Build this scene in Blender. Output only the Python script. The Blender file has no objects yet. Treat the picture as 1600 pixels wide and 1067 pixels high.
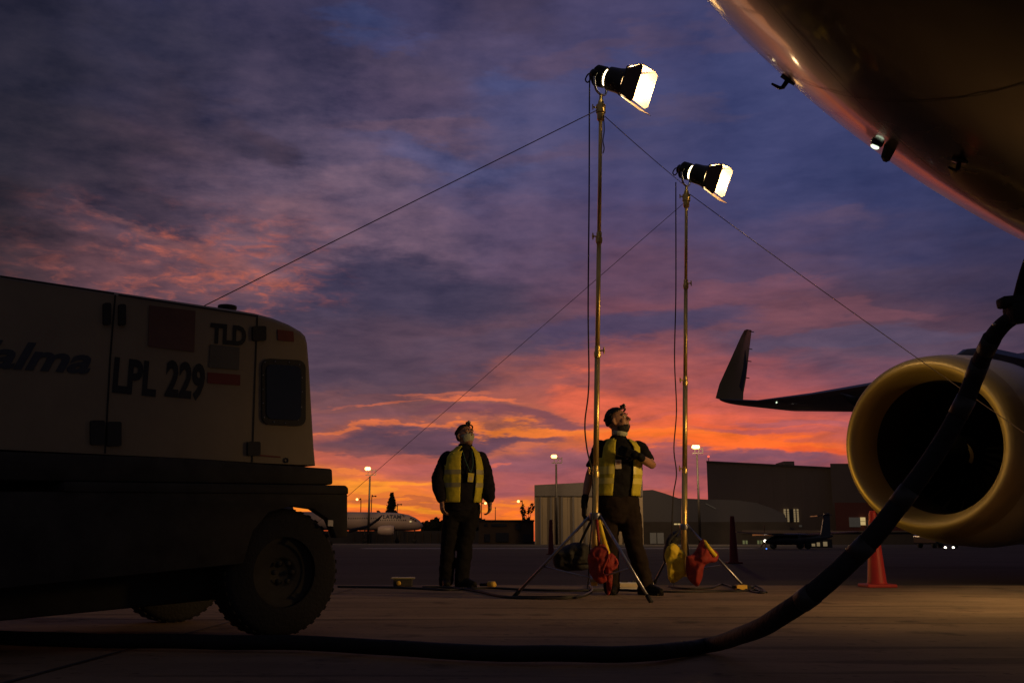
import bpy, bmesh, math, random
from mathutils import Vector, Matrix, noise
random.seed(7)
C = bpy.context.scene.collection
R = math.radians
# ------------------------------------------------------------------ camera
FPX = 1556.0; PITCH = math.atan(311.5/FPX); CAMZ = 0.48
CAM = Vector((0, 0, CAMZ))
FW = Vector((0, math.cos(PITCH), math.sin(PITCH))); UP = Vector((0, -math.sin(PITCH), math.cos(PITCH)))
cd = bpy.data.cameras.new('camera'); cam = bpy.data.objects.new('camera', cd); C.objects.link(cam)
cd.sensor_width = 36; cd.lens = 36*FPX/1600; cd.clip_start = 0.05; cd.clip_end = 6000
cam.location = CAM; cam.rotation_euler = (math.pi/2+PITCH, 0, 0)
bpy.context.scene.camera = cam
def ray(px, py): return FW + Vector((1, 0, 0))*((px-800)/FPX) + UP*((533.5-py)/FPX)
def P(px, py, Y):
    d = ray(px, py); return CAM + d*(Y/d.y)
def G(px, py, z=0.0):
    d = ray(px, py); return CAM + d*((z-CAMZ)/d.z)
def onplane(px, py, O, n):
    d = ray(px, py); return CAM + d*((O-CAM).dot(n)/d.dot(n))
def srgb(r, g, b):
    return tuple(((c/255)/12.92 if c/255 <= .04045 else ((c/255+.055)/1.055)**2.4) for c in (r, g, b))
# ------------------------------------------------------------------ render settings
sc = bpy.context.scene
sc.view_settings.view_transform = 'Standard'; sc.view_settings.look = 'None'
sc.view_settings.exposure = 0.0; sc.view_settings.gamma = 1.0
sc.cycles.max_bounces = 6; sc.cycles.sample_clamp_indirect = 3.0
try: sc.cycles.use_denoising = True
except Exception: pass
# ------------------------------------------------------------------ world : dusk sky
w = bpy.data.worlds.new('World'); sc.world = w; w.use_nodes = True
nt = w.node_tree; N = nt.nodes; Lk = nt.links; N.clear()
def nd(t, **k):
    n = N.new(t)
    for a, b in k.items(): setattr(n, a, b)
    return n
def lk(a, b): Lk.new(a, b)
def mth(op, a, b=None, c=None, clamp=False):
    n = nd('ShaderNodeMath', operation=op); n.use_clamp = clamp
    for i, v in enumerate((a, b, c)):
        if v is None: continue
        if isinstance(v, (int, float)): n.inputs[i].default_value = v
        else: lk(v, n.inputs[i])
    return n.outputs[0]
def sstep(v, a, b, o0=0.0, o1=1.0):
    n = nd('ShaderNodeMapRange', interpolation_type='SMOOTHSTEP')
    lk(v, n.inputs[0])
    for i, q in zip((1, 2, 3, 4), (a, b, o0, o1)): n.inputs[i].default_value = q
    return n.outputs[0]
def mixc(f, a, b, mode='MIX'):
    n = nd('ShaderNodeMix', data_type='RGBA', blend_type=mode)
    for s, v in ((n.inputs[0], f), (n.inputs[6], a), (n.inputs[7], b)):
        if isinstance(v, (int, float)): s.default_value = v
        elif isinstance(v, tuple): s.default_value = (*v[:3], 1)
        else: lk(v, s)
    return n.outputs[2]
def noi(vec, scale, detail=4, rough=.55, dim='3D'):
    n = nd('ShaderNodeTexNoise', noise_dimensions=dim); lk(vec, n.inputs['Vector'])
    n.inputs['Scale'].default_value = scale; n.inputs['Detail'].default_value = detail; n.inputs['Roughness'].default_value = rough
    return n
tc = nd('ShaderNodeTexCoord'); sx = nd('ShaderNodeSeparateXYZ'); lk(tc.outputs['Generated'], sx.inputs[0])
X, Y, Z = sx.outputs
AZ = mth('ARCTAN2', X, Y); EL = mth('ARCSINE', Z)
# perspective cloud-sheet coordinates (direction only)
zz = mth('ADD', mth('ABSOLUTE', Z), .10)
cl = nd('ShaderNodeCombineXYZ'); lk(mth('DIVIDE', X, zz), cl.inputs[0]); lk(mth('DIVIDE', Y, zz), cl.inputs[1])
st = nd('ShaderNodeCombineXYZ'); lk(mth('MULTIPLY', AZ, 4.0), st.inputs[0]); lk(mth('MULTIPLY', EL, 15.0), st.inputs[1])
nA = noi(st.outputs[0], 1.3, 6, .62); nB = noi(cl.outputs[0], 1.1, 6, .6)
sA = nd('ShaderNodeSeparateColor'); lk(nA.outputs['Color'], sA.inputs[0])
sB = nd('ShaderNodeSeparateColor'); lk(nB.outputs['Color'], sB.inputs[0])
ampe = mth('MULTIPLY_ADD', EL, .16, .016)
dAZ = mth('ADD', mth('MULTIPLY', mth('SUBTRACT', sA.outputs[0], .5), .15), mth('MULTIPLY', mth('SUBTRACT', sB.outputs[0], .5), .08))
dEL = mth('MULTIPLY', mth('ADD', mth('SUBTRACT', sA.outputs[1], .5), mth('SUBTRACT', sB.outputs[1], .5)), mth('MULTIPLY', ampe, 1.7))
AZW = mth('ADD', AZ, dAZ); ELW = mth('ADD', EL, dEL)
def azel(px, py):
    d = ray(px, py).normalized(); return math.atan2(d.x, d.y), math.asin(d.z)
XS = [0, 200, 400, 600, 800, 1000, 1200, 1400, 1600]
YS = [0, 80, 160, 240, 300, 360, 420, 480, 540, 580, 620, 660, 690, 730, 765, 790, 815, 845]
TAB = [
 [(38,35,48),(43,44,68),(54,50,74),(60,58,90),(74,62,86),(72,66,100),(62,66,106),(60,62,104),(56,58,98)],
 [(40,38,52),(46,45,64),(58,53,76),(72,62,84),(80,70,100),(78,70,104),(68,68,108),(60,62,104),(56,58,96)],
 [(41,38,50),(50,46,64),(62,56,78),(84,72,96),(80,76,112),(74,72,110),(66,68,108),(60,64,104),(54,56,92)],
 [(40,38,50),(62,50,64),(84,72,92),(94,80,104),(86,78,110),(74,70,106),(64,66,106),(58,62,100),(52,54,88)],
 [(38,34,44),(70,56,70),(98,80,98),(100,84,106),(88,78,110),(78,70,106),(66,66,104),(58,60,98),(52,52,84)],
 [(46,38,46),(92,68,80),(112,84,96),(106,84,102),(92,76,102),(84,70,100),(82,72,104),(66,62,94),(54,50,78)],
 [(60,46,54),(108,72,78),(112,80,90),(96,76,94),(92,72,94),(100,70,90),(90,70,94),(78,64,86),(58,50,74)],
 [(70,50,60),(92,66,78),(90,70,86),(84,66,86),(88,68,88),(122,74,88),(118,74,86),(92,64,80),(62,50,70)],
 [(90,62,72),(90,62,72),(86,66,84),(84,64,82),(96,70,86),(126,76,88),(104,74,92),(94,74,94),(70,56,76)],
 [(100,70,80),(100,70,80),(88,68,84),(86,66,82),(120,76,84),(166,86,84),(158,82,86),(118,76,92),(90,64,80)],
 [(110,70,70),(110,70,70),(112,76,82),(120,76,80),(168,90,80),(212,96,76),(196,90,80),(150,82,90),(100,70,84)],
 [(150,80,70),(150,80,70),(136,80,78),(134,80,80),(172,94,76),(236,104,64),(218,96,74),(180,92,92),(120,76,84)],
 [(190,96,66),(190,96,66),(180,92,76),(180,94,80),(196,104,74),(236,106,52),(226,98,58),(200,92,70),(150,80,80)],
 [(206,100,66),(206,100,66),(196,96,72),(176,90,86),(150,84,94),(150,82,92),(128,78,94),(170,78,80),(140,76,80)],
 [(240,130,50),(240,130,50),(248,138,48),(232,120,56),(170,88,88),(160,86,92),(176,84,88),(180,80,80),(140,76,80)],
 [(244,138,42),(244,138,42),(246,142,42),(236,124,48),(226,112,56),(214,100,68),(200,90,76),(180,84,76),(150,80,70)],
 [(240,118,40),(240,118,40),(240,118,40),(232,106,46),(232,106,48),(214,96,60),(200,90,60),(180,84,60),(150,80,60)],
 [(226,90,42),(226,90,42),(226,90,42),(222,86,46),(222,86,46),(206,84,50),(190,80,50),(170,76,50),(140,70,50)]]
TAB = [[(r*(.93 if (i >= 4 and YS[j] <= 300) else .96 if YS[j] <= 640 else 1.0), g*(.97 if YS[j] <= 640 else 1.0), b*(1.0 if YS[j] <= 420 else .98)) for i, (r, g, b) in enumerate(row)] for j, row in enumerate(TAB)]
def lookup(px, py):
    px = min(max(px, 0), 1599.9); py = min(max(py, 0), 844.9)
    i = min(int(px/200), 7); fx = px/200-i
    j = max(k for k in range(len(YS)-1) if YS[k] <= py); fy = (py-YS[j])/(YS[j+1]-YS[j])
    def m(a, b, t): return tuple(p+(q-p)*t for p, q in zip(a, b))
    c = m(m(TAB[j][i], TAB[j][i+1], fx), m(TAB[j+1][i], TAB[j+1][i+1], fx), fy)
    return srgb(*c)
EMAX = math.pi/2
def column(az):
    n = nd('ShaderNodeValToRGB'); cr = n.color_ramp; cr.interpolation = 'EASE'
    els = []
    for y in YS:
        # find x with given azimuth on this row
        x = 800.0
        for _ in range(12): x += (math.tan(az)-math.tan(azel(x, y)[0]))*FPX*.95
        els.append((max(0.0, azel(x, y)[1]), lookup(x, y)))
    els.sort()
    els[0] = (0.0, els[0][1])
    els += [(.85, srgb(50, 50, 74)), (1.5, srgb(54, 58, 92))]
    cr.elements[0].position = 0; cr.elements[0].color = (*els[0][1], 1)
    cr.elements[1].position = 1; cr.elements[1].color = (*els[-1][1], 1)
    for e, c in els[1:-1]:
        q = cr.elements.new(e/EMAX); q.color = (*c, 1)
    lk(mth('DIVIDE', ELW, EMAX), n.inputs[0])
    return n.outputs[0]
azs = [R(-28), R(-21.5), R(-14.5), R(-7.2), 0, R(7.2), R(14.5), R(21.5), R(28)]
col = column(azs[0])
for k in range(1, len(azs)):
    f_ = sstep(AZW, azs[k-1], azs[k]); col = mixc(f_, col, column(azs[k]))
def blob(px, py, rx, ry, c, s, tilt=0.0, soft=.25, warp=1.0):
    global col
    a0, e0 = azel(px, py); ax, _ = azel(px+rx, py); _, ey = azel(px, py-ry)
    ra, re = abs(ax-a0), abs(ey-e0)
    u = mth('SUBTRACT', AZW, a0); v = mth('SUBTRACT', ELW, e0)
    if tilt: v = mth('SUBTRACT', v, mth('MULTIPLY', u, tilt))
    u = mth('DIVIDE', u, ra); v = mth('DIVIDE', v, re)
    d = mth('ADD', mth('MULTIPLY', u, u), mth('MULTIPLY', v, v))
    m = sstep(d, 2.1 if py < 420 else 1.6, -.3 if py < 420 else soft, 0.0, s)
    col = mixc(m, col, srgb(*c))
BLOBS = [
 # px, py, rx, ry, colour, strength, tilt
 (700, 268, 120, 26, (80,82,122), .7, -.1), (560, 10, 60, 30, (56,64,104), .8), (640, 50, 40, 22, (62,66,108), .7),
 (790, 140, 60, 30, (70,78,122), .6), (980, 150, 70, 45, (66,70,112), .6), (1180, 110, 80, 40, (62,68,110), .6),
 (260, 0, 60, 22, (48,52,88), .8),  
 (225, 30, 80, 60, (46,44,66), .5), (620, 150, 90, 40, (74,62,88), .6), (920, 90, 130, 22, (88,72,96), .6, .1), (1130, 60, 60, 25, (86,72,98), .5),
 (400, 235, 50, 36, (62,50,66), .75, -.5), (300, 200, 80, 40, (54,46,62), .5, -.5), (170, 260, 90, 50, (46,42,56), .6, -.6),
  (250, 330, 60, 30, (58,48,66), .5, -.5),
  (640, 215, 120, 20, (108,82,98), .6), (860, 250, 110, 20, (92,74,98), .5),
 (1060, 175, 80, 20, (88,74,98), .5), (1290, 345, 70, 16, (92,74,98), .5), (540, 310, 130, 20, (112,90,108), .5),
 (345, 386, 90, 18, (150,90,84), .55), (215, 352, 60, 12, (112,76,82), .8, -.4), (430, 405, 30, 8, (156,92,84), .7),
 
 (600, 440, 190, 52, (60,55,80), .95), (700, 470, 150, 46, (62,56,80), .8), (470, 500, 120, 50, (66,58,80), .8), (480, 560, 140, 34, (72,62,82), .7),
 (560, 540, 150, 60, (78,62,80), .7), (960, 522, 190, 30, (76,64,92), .95, .16), (1080, 500, 110, 20, (78,66,94), .8, .1), (760, 560, 120, 26, (84,68,88), .7),
 (1300, 520, 200, 16, (82,74,100), .6), (1340, 480, 130, 14, (118,74,86), .6), (1180, 440, 120, 20, (120,76,90), .55),
 (600, 600, 100, 12, (90,68,82), .8), (660, 648, 150, 10, (112,74,84), .8), (560, 620, 80, 9, (104,72,82), .6), (740, 628, 80, 6, (226,112,72), .75, -.08), (600, 629, 60, 4, (196,100,74), .7), (690, 612, 60, 5, (200,104,78), .6),
 (690, 640, 120, 7, (120,78,82), .7), (560, 655, 120, 10, (120,78,86), .7), (820, 654, 150, 11, (120,72,82), .9, -.02), (930, 622, 70, 22, (236,104,72), .6),
 (620, 674, 160, 4, (214,108,66), .8), (860, 676, 170, 8, (244,124,52), .9), (1020, 684, 150, 10, (248,114,44), .85), (1180, 694, 150, 11, (246,106,42), .9), (1290, 700, 110, 7, (238,92,44), .7),
 (1130, 664, 80, 7, (236,98,60), .6), (1200, 672, 110, 6, (170,86,92), .6), (1250, 655, 90, 8, (158,90,102), .6), (1060, 640, 110, 7, (200,94,84), .5),
 (640, 692, 160, 15, (92,66,82), 1.0), (760, 690, 100, 9, (98,68,86), .9), (540, 700, 70, 10, (110,72,80), .8),
 (850, 722, 130, 16, (140,86,98), .7), (790, 724, 30, 3, (220,104,80), .6), (640, 722, 60, 4, (180,90,78), .6), (1060, 712, 60, 6, (140,80,92), .6),
 (1180, 716, 140, 9, (120,76,94), .85), (530, 745, 50, 4, (244,130,60), .7), (700, 745, 90, 10, (168,88,84), .5), (830, 762, 70, 12, (160,86,92), .6), (1080, 752, 40, 12, (170,84,84), .5),
 (600, 764, 110, 6, (252,150,48), .8), (640, 786, 110, 3, (190,96,60), .7), (620, 795, 120, 4, (252,150,40), .8), (800, 787, 50, 5, (248,132,40), .8), (660, 808, 130, 3, (206,96,50), .6), (800, 806, 60, 4, (250,124,36), .7)]
for b in BLOBS: blob(*b)
# fine texture : mottled high sheet on the left, streaks near the horizon
nM = noi(cl.outputs[0], 4.2, 6, .6); nS = noi(st.outputs[0], 3.4, 7, .65)
nS.inputs['Distortion'].default_value = .4
hi = sstep(EL, .12, .30)
leftw = mth('MULTIPLY', mth('MULTIPLY', sstep(AZ, R(-8), R(-15)), sstep(AZ, R(-29), R(-20), .05, 1.0)), sstep(EL, .19, .24))
nO = noi(cl.outputs[0], 13, 5, .6)
nO.inputs['Distortion'].default_value = .6
mot = mth('MULTIPLY', mth('MULTIPLY', sstep(nO.outputs[0], .40, .74), sstep(nM.outputs[0], .40, .55)), mth('MULTIPLY', leftw, mth('MULTIPLY', sstep(EL, .335, .27), .95)))
col = mixc(mot, col, srgb(176, 92, 76))
nP = noi(cl.outputs[0], 8, 6, .62)
fac = mth('ADD', mth('MULTIPLY', mth('ADD', mth('SUBTRACT', nM.outputs[0], .5), mth('MULTIPLY', mth('SUBTRACT', nP.outputs[0], .5), sstep(AZ, R(12), R(-12), .5, 1.7))), mth('MULTIPLY_ADD', hi, 1.2, .0)), mth('MULTIPLY', mth('SUBTRACT', nS.outputs[0], .5), mth('MULTIPLY_ADD', hi, -1.1, 1.6)))
gain = mth('ADD', 1.0, fac)
cg = nd('ShaderNodeCombineColor'); lk(gain, cg.inputs[0]); lk(mth('POWER', gain, .8), cg.inputs[1]); lk(mth('POWER', gain, .55), cg.inputs[2])
col = mixc(1.0, col, cg.outputs[0], 'MULTIPLY')
# darker lens-side left: thick cloud bank thins to the right; sky behind the viewer is plain dusk grey-blue
back = sstep(mth('ABSOLUTE', AZ), R(38), R(75))
nBk = noi(cl.outputs[0], .6, 4, .5)
col = mixc(back, col, mixc(nBk.outputs[0], srgb(44, 44, 54), srgb(62, 57, 64)))
below = sstep(Z, -.002, -.02); col = mixc(below, col, srgb(30, 28, 28))
sky = nd('ShaderNodeTexSky', sky_type='NISHITA'); sky.sun_disc = False
sky.sun_elevation = R(0.5); sky.sun_rotation = R(-6); sky.air_density = 1.2; sky.dust_density = 2
bg1 = nd('ShaderNodeBackground'); lk(col, bg1.inputs[0]); bg1.inputs[1].default_value = 1.0
bg2 = nd('ShaderNodeBackground'); lk(sky.outputs[0], bg2.inputs[0]); bg2.inputs[1].default_value = 0.002
ad = nd('ShaderNodeAddShader'); lk(bg1.outputs[0], ad.inputs[0]); lk(bg2.outputs[0], ad.inputs[1])
wo = nd('ShaderNodeOutputWorld'); lk(ad.outputs[0], wo.inputs[0])
w.cycles.sampling_method = 'MANUAL'; w.cycles.sample_map_resolution = 512
# the sun has just gone below the roofs: a last very weak warm glow
sl = bpy.data.lights.new('sun', 'SUN'); sl.energy = .03; sl.angle = R(12); sl.color = (1, .5, .25)
so = bpy.data.objects.new('sun', sl); C.objects.link(so); so.rotation_euler = Vector((-.1, 1, .03)).to_track_quat('Z', 'Y').to_euler()
def spot(name, loc, tgt, power, colr, size, blend=.6, rad=.15):
    l = bpy.data.lights.new(name, 'SPOT'); l.energy = power; l.color = colr; l.spot_size = R(size); l.spot_blend = blend; l.shadow_soft_size = rad
    o = bpy.data.objects.new(name, l); C.objects.link(o); o.location = loc
    o.rotation_euler = (Vector(tgt)-Vector(loc)).to_track_quat('-Z', 'Y').to_euler(); return o
WARM = (1, .58, .20)
LIGHTS_HERE = 1
spot('ground_fill_light', (7.6, 5.6, 2.0), (1.3, 8.9, .4), 1000, WARM, 70, 1.0, .4)  # added warm fill for ground and people, no visible lamp stands here
spot('engine_lip_fill_light', (.9, 12.8, .9), (4.6, 11.9, 1.5), 150, (1, .62, .10), 70, .9, .25)  # added unseen fill that brightens the engine lip, has no fixture
# ------------------------------------------------------------------ materials
def mat(name, c, rough=.6, metal=0, coat=0, var=.15, vs=6.0, bump=.0, bs=40.0, emit=None, es=0, spec=None, trans=0, c2=None, stretch=(1,1,1)):
    m = bpy.data.materials.new(name); m.use_nodes = True; t = m.node_tree; b = t.nodes['Principled BSDF']
    b.inputs['Roughness'].default_value = rough; b.inputs['Metallic'].default_value = metal
    b.inputs['Coat Weight'].default_value = coat; b.inputs['Coat Roughness'].default_value = .08
    if spec is not None: b.inputs['Specular IOR Level'].default_value = spec
    if trans: b.inputs['Transmission Weight'].default_value = trans
    tcn = t.nodes.new('ShaderNodeTexCoord'); mp = t.nodes.new('ShaderNodeMapping'); mp.inputs['Scale'].default_value = stretch
    t.links.new(tcn.outputs['Object'], mp.inputs[0])
    n = t.nodes.new('ShaderNodeTexNoise'); n.inputs['Scale'].default_value = vs; n.inputs['Detail'].default_value = 5; n.inputs['Roughness'].default_value = .65
    t.links.new(mp.outputs[0], n.inputs[0])
    mr = t.nodes.new('ShaderNodeMapRange'); mr.inputs[1].default_value = .3; mr.inputs[2].default_value = .7
    t.links.new(n.outputs[0], mr.inputs[0])
    mx = t.nodes.new('ShaderNodeMix'); mx.data_type = 'RGBA'
    ca = tuple(x*(1-var) for x in c); cb = c2 if c2 else tuple(min(1, x*(1+var)) for x in c)
    mx.inputs[6].default_value = (*ca, 1); mx.inputs[7].default_value = (*cb, 1)
    t.links.new(mr.outputs[0], mx.inputs[0]); t.links.new(mx.outputs[2], b.inputs['Base Color'])
    rr = t.nodes.new('ShaderNodeMapRange'); rr.inputs[3].default_value = max(0, rough-.07); rr.inputs[4].default_value = min(1, rough+.09)
    t.links.new(n.outputs[0], rr.inputs[0]); t.links.new(rr.outputs[0], b.inputs['Roughness'])
    if bump:
        n2 = t.nodes.new('ShaderNodeTexNoise'); n2.inputs['Scale'].default_value = bs; n2.inputs['Detail'].default_value = 4
        t.links.new(mp.outputs[0], n2.inputs[0])
        bp = t.nodes.new('ShaderNodeBump'); bp.inputs['Strength'].default_value = bump; bp.inputs['Distance'].default_value = .02
        t.links.new(n2.outputs[0], bp.inputs['Height']); t.links.new(bp.outputs[0], b.inputs['Normal'])
    if emit: b.inputs['Emission Color'].default_value = (*emit, 1); b.inputs['Emission Strength'].default_value = es
    return m
M = {}
M['asphalt'] = mat('asphalt', (.050,.044,.042), .9, spec=.15, var=.35, vs=.35, bump=.5, bs=30)
M['concrete'] = mat('concrete', (.27,.185,.11), .9, spec=.2, var=.30, vs=.9, bump=.5, bs=25, stretch=(.5,1.6,1))
def stain(m, sc_, lo, hi_, dark, st=(1, 1, 1)):
    t = m.node_tree; b = t.nodes['Principled BSDF']; src = b.inputs['Base Color'].links[0].from_socket
    tcn = t.nodes.new('ShaderNodeTexCoord'); mp = t.nodes.new('ShaderNodeMapping'); mp.inputs['Scale'].default_value = st; t.links.new(tcn.outputs['Object'], mp.inputs[0])
    n = t.nodes.new('ShaderNodeTexNoise'); n.inputs['Scale'].default_value = sc_; n.inputs['Detail'].default_value = 7; t.links.new(mp.outputs[0], n.inputs[0])
    mr = t.nodes.new('ShaderNodeMapRange'); mr.inputs[1].default_value = lo; mr.inputs[2].default_value = hi_; mr.inputs[3].default_value = 1; mr.inputs[4].default_value = dark; t.links.new(n.outputs[0], mr.inputs[0])
    mx = t.nodes.new('ShaderNodeMix'); mx.data_type = 'RGBA'; mx.blend_type = 'MULTIPLY'; mx.inputs[0].default_value = 1
    t.links.new(src, mx.inputs[6]); t.links.new(mr.outputs[0], mx.inputs[7]); t.links.new(mx.outputs[2], b.inputs['Base Color'])
stain(M['concrete'], .5, .5, .68, .62); stain(M['concrete'], 2.3, .60, .70, .45); stain(M['concrete'], 1.1, .58, .63, .6, (.25, 3.0, 1)); stain(M['concrete'], 14, .62, .70, .55)
stain(M['asphalt'], .3, .5, .7, .6, (.3, 1, 1))
M['joint'] = mat('joint_seal', (.05,.045,.04), .9)
M['linepaint'] = mat('line_paint', (.6,.6,.56), .7, var=.3, vs=2)
M['black_rubber'] = mat('black_rubber', (.035,.034,.034), .7, spec=.12, bump=.3, bs=60)
M['hose'] = mat('hose_rubber', (.016,.016,.016), .7, bump=.5, bs=22, spec=.25)
M['tape'] = mat('dark_tape', (.03,.028,.026), .5)
M['cord'] = mat('black_cord', (.02,.018,.018), .6)
M['rope'] = mat('guy_rope', (.10,.07,.06), .8)
M['truck'] = mat('cream_truck_paint', (.33,.26,.165), .62, coat=.0, var=.12, vs=2.5, bump=.05)
M['trucktrim'] = mat('dark_rubber_trim', (.03,.03,.03), .6)
M['chassis'] = mat('dark_chassis', (.06,.056,.05), .65, spec=.12, var=.3)
M['decal'] = mat('black_decal', (.018,.022,.028), .5)
M['decalred'] = mat('red_sticker', (.22,.035,.03), .5)
M['decalred2'] = mat('faded_red_decal', (.17,.085,.065), .5)
M['decalgrey'] = mat('grey_notice', (.13,.12,.10), .5)
M['decalblue'] = mat('blue_decal', (.06,.07,.09), .5)
M['glassdark'] = mat('dark_glass', (.012,.012,.014), .12, spec=.6)
M['steel'] = mat('chromed_steel', (.55,.52,.48), .28, metal=1, var=.1, vs=12)
M['brass'] = mat('gold_steel_pole', (.95,.68,.24), .40, metal=.92, var=.15, vs=9)
M['leg'] = mat('tripod_steel', (.35,.36,.42), .35, metal=1, var=.2, vs=15)
M['blackmetal'] = mat('black_lamp_metal', (.018,.017,.017), .42, var=.2, vs=20, bump=.1)
M['barndoor'] = mat('barn_door_sheet', (.07,.035,.018), .5, var=.3, vs=14)
M['barnin'] = mat('barn_door_inner', (.85,.66,.45), .45, var=.1)
M['lens'] = mat('lamp_lens', (1,.9,.7), .3, emit=(1,.78,.42), es=60)
M['slot'] = mat('lamp_vent_glow', (1,.9,.7), .3, emit=(1,.74,.38), es=14)
M['fuselage'] = mat('dark_fuselage_paint', (.014,.012,.011), .28, coat=.45, var=.15, vs=.8)
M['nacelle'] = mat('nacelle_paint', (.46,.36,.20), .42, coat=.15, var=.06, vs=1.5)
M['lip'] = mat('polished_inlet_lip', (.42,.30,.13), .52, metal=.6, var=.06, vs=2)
M['inlet'] = mat('inlet_lining', (.018,.016,.013), .7, spec=.1, var=.1)
M['fan'] = mat('fan_blade', (.004,.004,.004), .6, spec=.05)
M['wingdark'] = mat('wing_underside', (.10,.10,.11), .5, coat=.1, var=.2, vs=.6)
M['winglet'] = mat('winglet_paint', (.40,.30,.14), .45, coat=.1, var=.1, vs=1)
M['pylon'] = mat('pylon_paint', (.06,.07,.10), .45)
M['white'] = mat('white_paint', (.7,.68,.64), .5, var=.1)
M['probe'] = mat('probe_metal', (.03,.03,.03), .35, metal=.5)
M['orange'] = mat('cone_orange', (.50,.028,.026), .5, var=.12, vs=8)
M['oranged'] = mat('dark_cone_orange', (.16,.016,.012), .7, var=.2, vs=8)  # darker copy of the cone colour for the two far cones
M['coneband'] = mat('cone_collar', (.35,.28,.12), .5)
M['skin'] = mat('skin', (.42,.22,.13), .5, var=.12, vs=25)
M['jacket'] = mat('dark_navy_jacket', (.014,.013,.017), .85, spec=.12, var=.3, vs=12, bump=.3, bs=25)
M['shirt'] = mat('black_shirt', (.013,.012,.012), .8, spec=.12, var=.3, vs=12, bump=.3, bs=25)
M['trousers'] = mat('dark_trousers', (.013,.012,.013), .85, spec=.12, var=.3, vs=10, bump=.3, bs=25)
M['brown'] = mat('brown_trousers', (.024,.016,.012), .85, spec=.12, var=.3, vs=10, bump=.3, bs=25)
M['vest'] = mat('hi_vis_yellow', (.62,.53,.03), .7, var=.15, vs=18, bump=.35, bs=22)
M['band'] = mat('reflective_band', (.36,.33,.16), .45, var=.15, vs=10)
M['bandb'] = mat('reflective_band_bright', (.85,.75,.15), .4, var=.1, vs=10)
M['maskm'] = mat('face_mask', (.50,.52,.36), .75, bump=.3, bs=30)
M['hair'] = mat('dark_hair', (.02,.015,.012), .7, bump=.6, bs=90)
M['badge'] = mat('yellow_badge', (.95,.75,.10), .4)
M['badgew'] = mat('pale_badge', (.75,.62,.42), .4)
M['lanyard'] = mat('green_lanyard', (.03,.08,.06), .7)
M['glove'] = mat('black_glove', (.012,.012,.012), .6, spec=.12, bump=.3)
M['boot'] = mat('black_boot', (.014,.013,.012), .5, spec=.12, bump=.2)
M['eye'] = mat('eye_white', (.6,.55,.5), .3)
M['iris'] = mat('iris', (.03,.02,.015), .3)
M['bagred'] = mat('red_sandbag', (.27,.020,.016), .75, var=.25, vs=9, bump=.5, bs=18)
M['bagyellow'] = mat('yellow_sandbag', (.85,.62,.03), .7, var=.2, vs=9, bump=.5, bs=18)
M['bagblack'] = mat('black_sandbag', (.016,.015,.015), .75, bump=.5, bs=18)
M['plugyellow'] = mat('yellow_plug', (.8,.50,.06), .5)
M['hangar'] = mat('pale_hangar_cladding', (.26,.21,.145), .7, var=.08, vs=.2)
M['hangarband'] = mat('grey_fascia', (.14,.13,.13), .8)
M['hangardark'] = mat('dark_hangar_cladding', (.15,.12,.11), .8, var=.1, vs=.1)
M['roofblue'] = mat('blue_grey_roof', (.11,.11,.135), .6, var=.1, vs=.1)
M['buildred'] = mat('dull_red_cladding', (.16,.05,.04), .8)
M['builddark'] = mat('dark_low_building', (.07,.06,.055), .8, var=.3, vs=.2)
M['buildtan'] = mat('tan_low_building', (.13,.085,.05), .8, var=.2, vs=.2)
M['window'] = mat('unlit_window', (.03,.03,.035), .2)
M['litwin'] = mat('lit_window', (.5,.45,.3), .5, emit=(1,.72,.35), es=.16)
M['litwin2'] = mat('greenish_lit_window', (.3,.35,.2), .5, emit=(.55,.65,.28), es=.10)
M['litwin3'] = mat('bright_lit_window', (.6,.5,.3), .5, emit=(1,.72,.30), es=.45)
M['litgrey'] = mat('dim_lit_window', (.2,.2,.2), .5, emit=(.5,.45,.35), es=.035)
M['mastlamp'] = mat('mast_lamp', (1,.9,.7), .5, emit=(1,.42,.09), es=5)
M['streetlamp'] = mat('street_lamp_glow', (1,.8,.5), .5, emit=(1,.5,.14), es=4)
M['redlamp'] = mat('red_beacon', (1,.2,.1), .5, emit=(1,.12,.06), es=1.5)
M['whitelamp'] = mat('white_lamp', (1,1,1), .5, emit=(1,.88,.7), es=5)
M['bluelamp'] = mat('blue_taxi_lamp', (.1,.3,1), .5, emit=(.06,.25,1), es=2.5)
M['mast'] = mat('mast_steel', (.025,.022,.022), .6)
M['airliner'] = mat('airliner_white', (.42,.32,.30), .45, var=.06, vs=.3)
M['airlinerblue'] = mat('airliner_dark_blue', (.02,.022,.05), .5)
M['foliage'] = mat('dark_foliage', (.030,.035,.018), .8, var=.5, vs=.5)
M['bark'] = mat('bark', (.06,.045,.035), .9)
M['carpaint'] = mat('dark_car_paint', (.03,.03,.033), .3, coat=.5)
M['propplane'] = mat('prop_plane_paint', (.05,.05,.065), .35, coat=.3)
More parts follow.
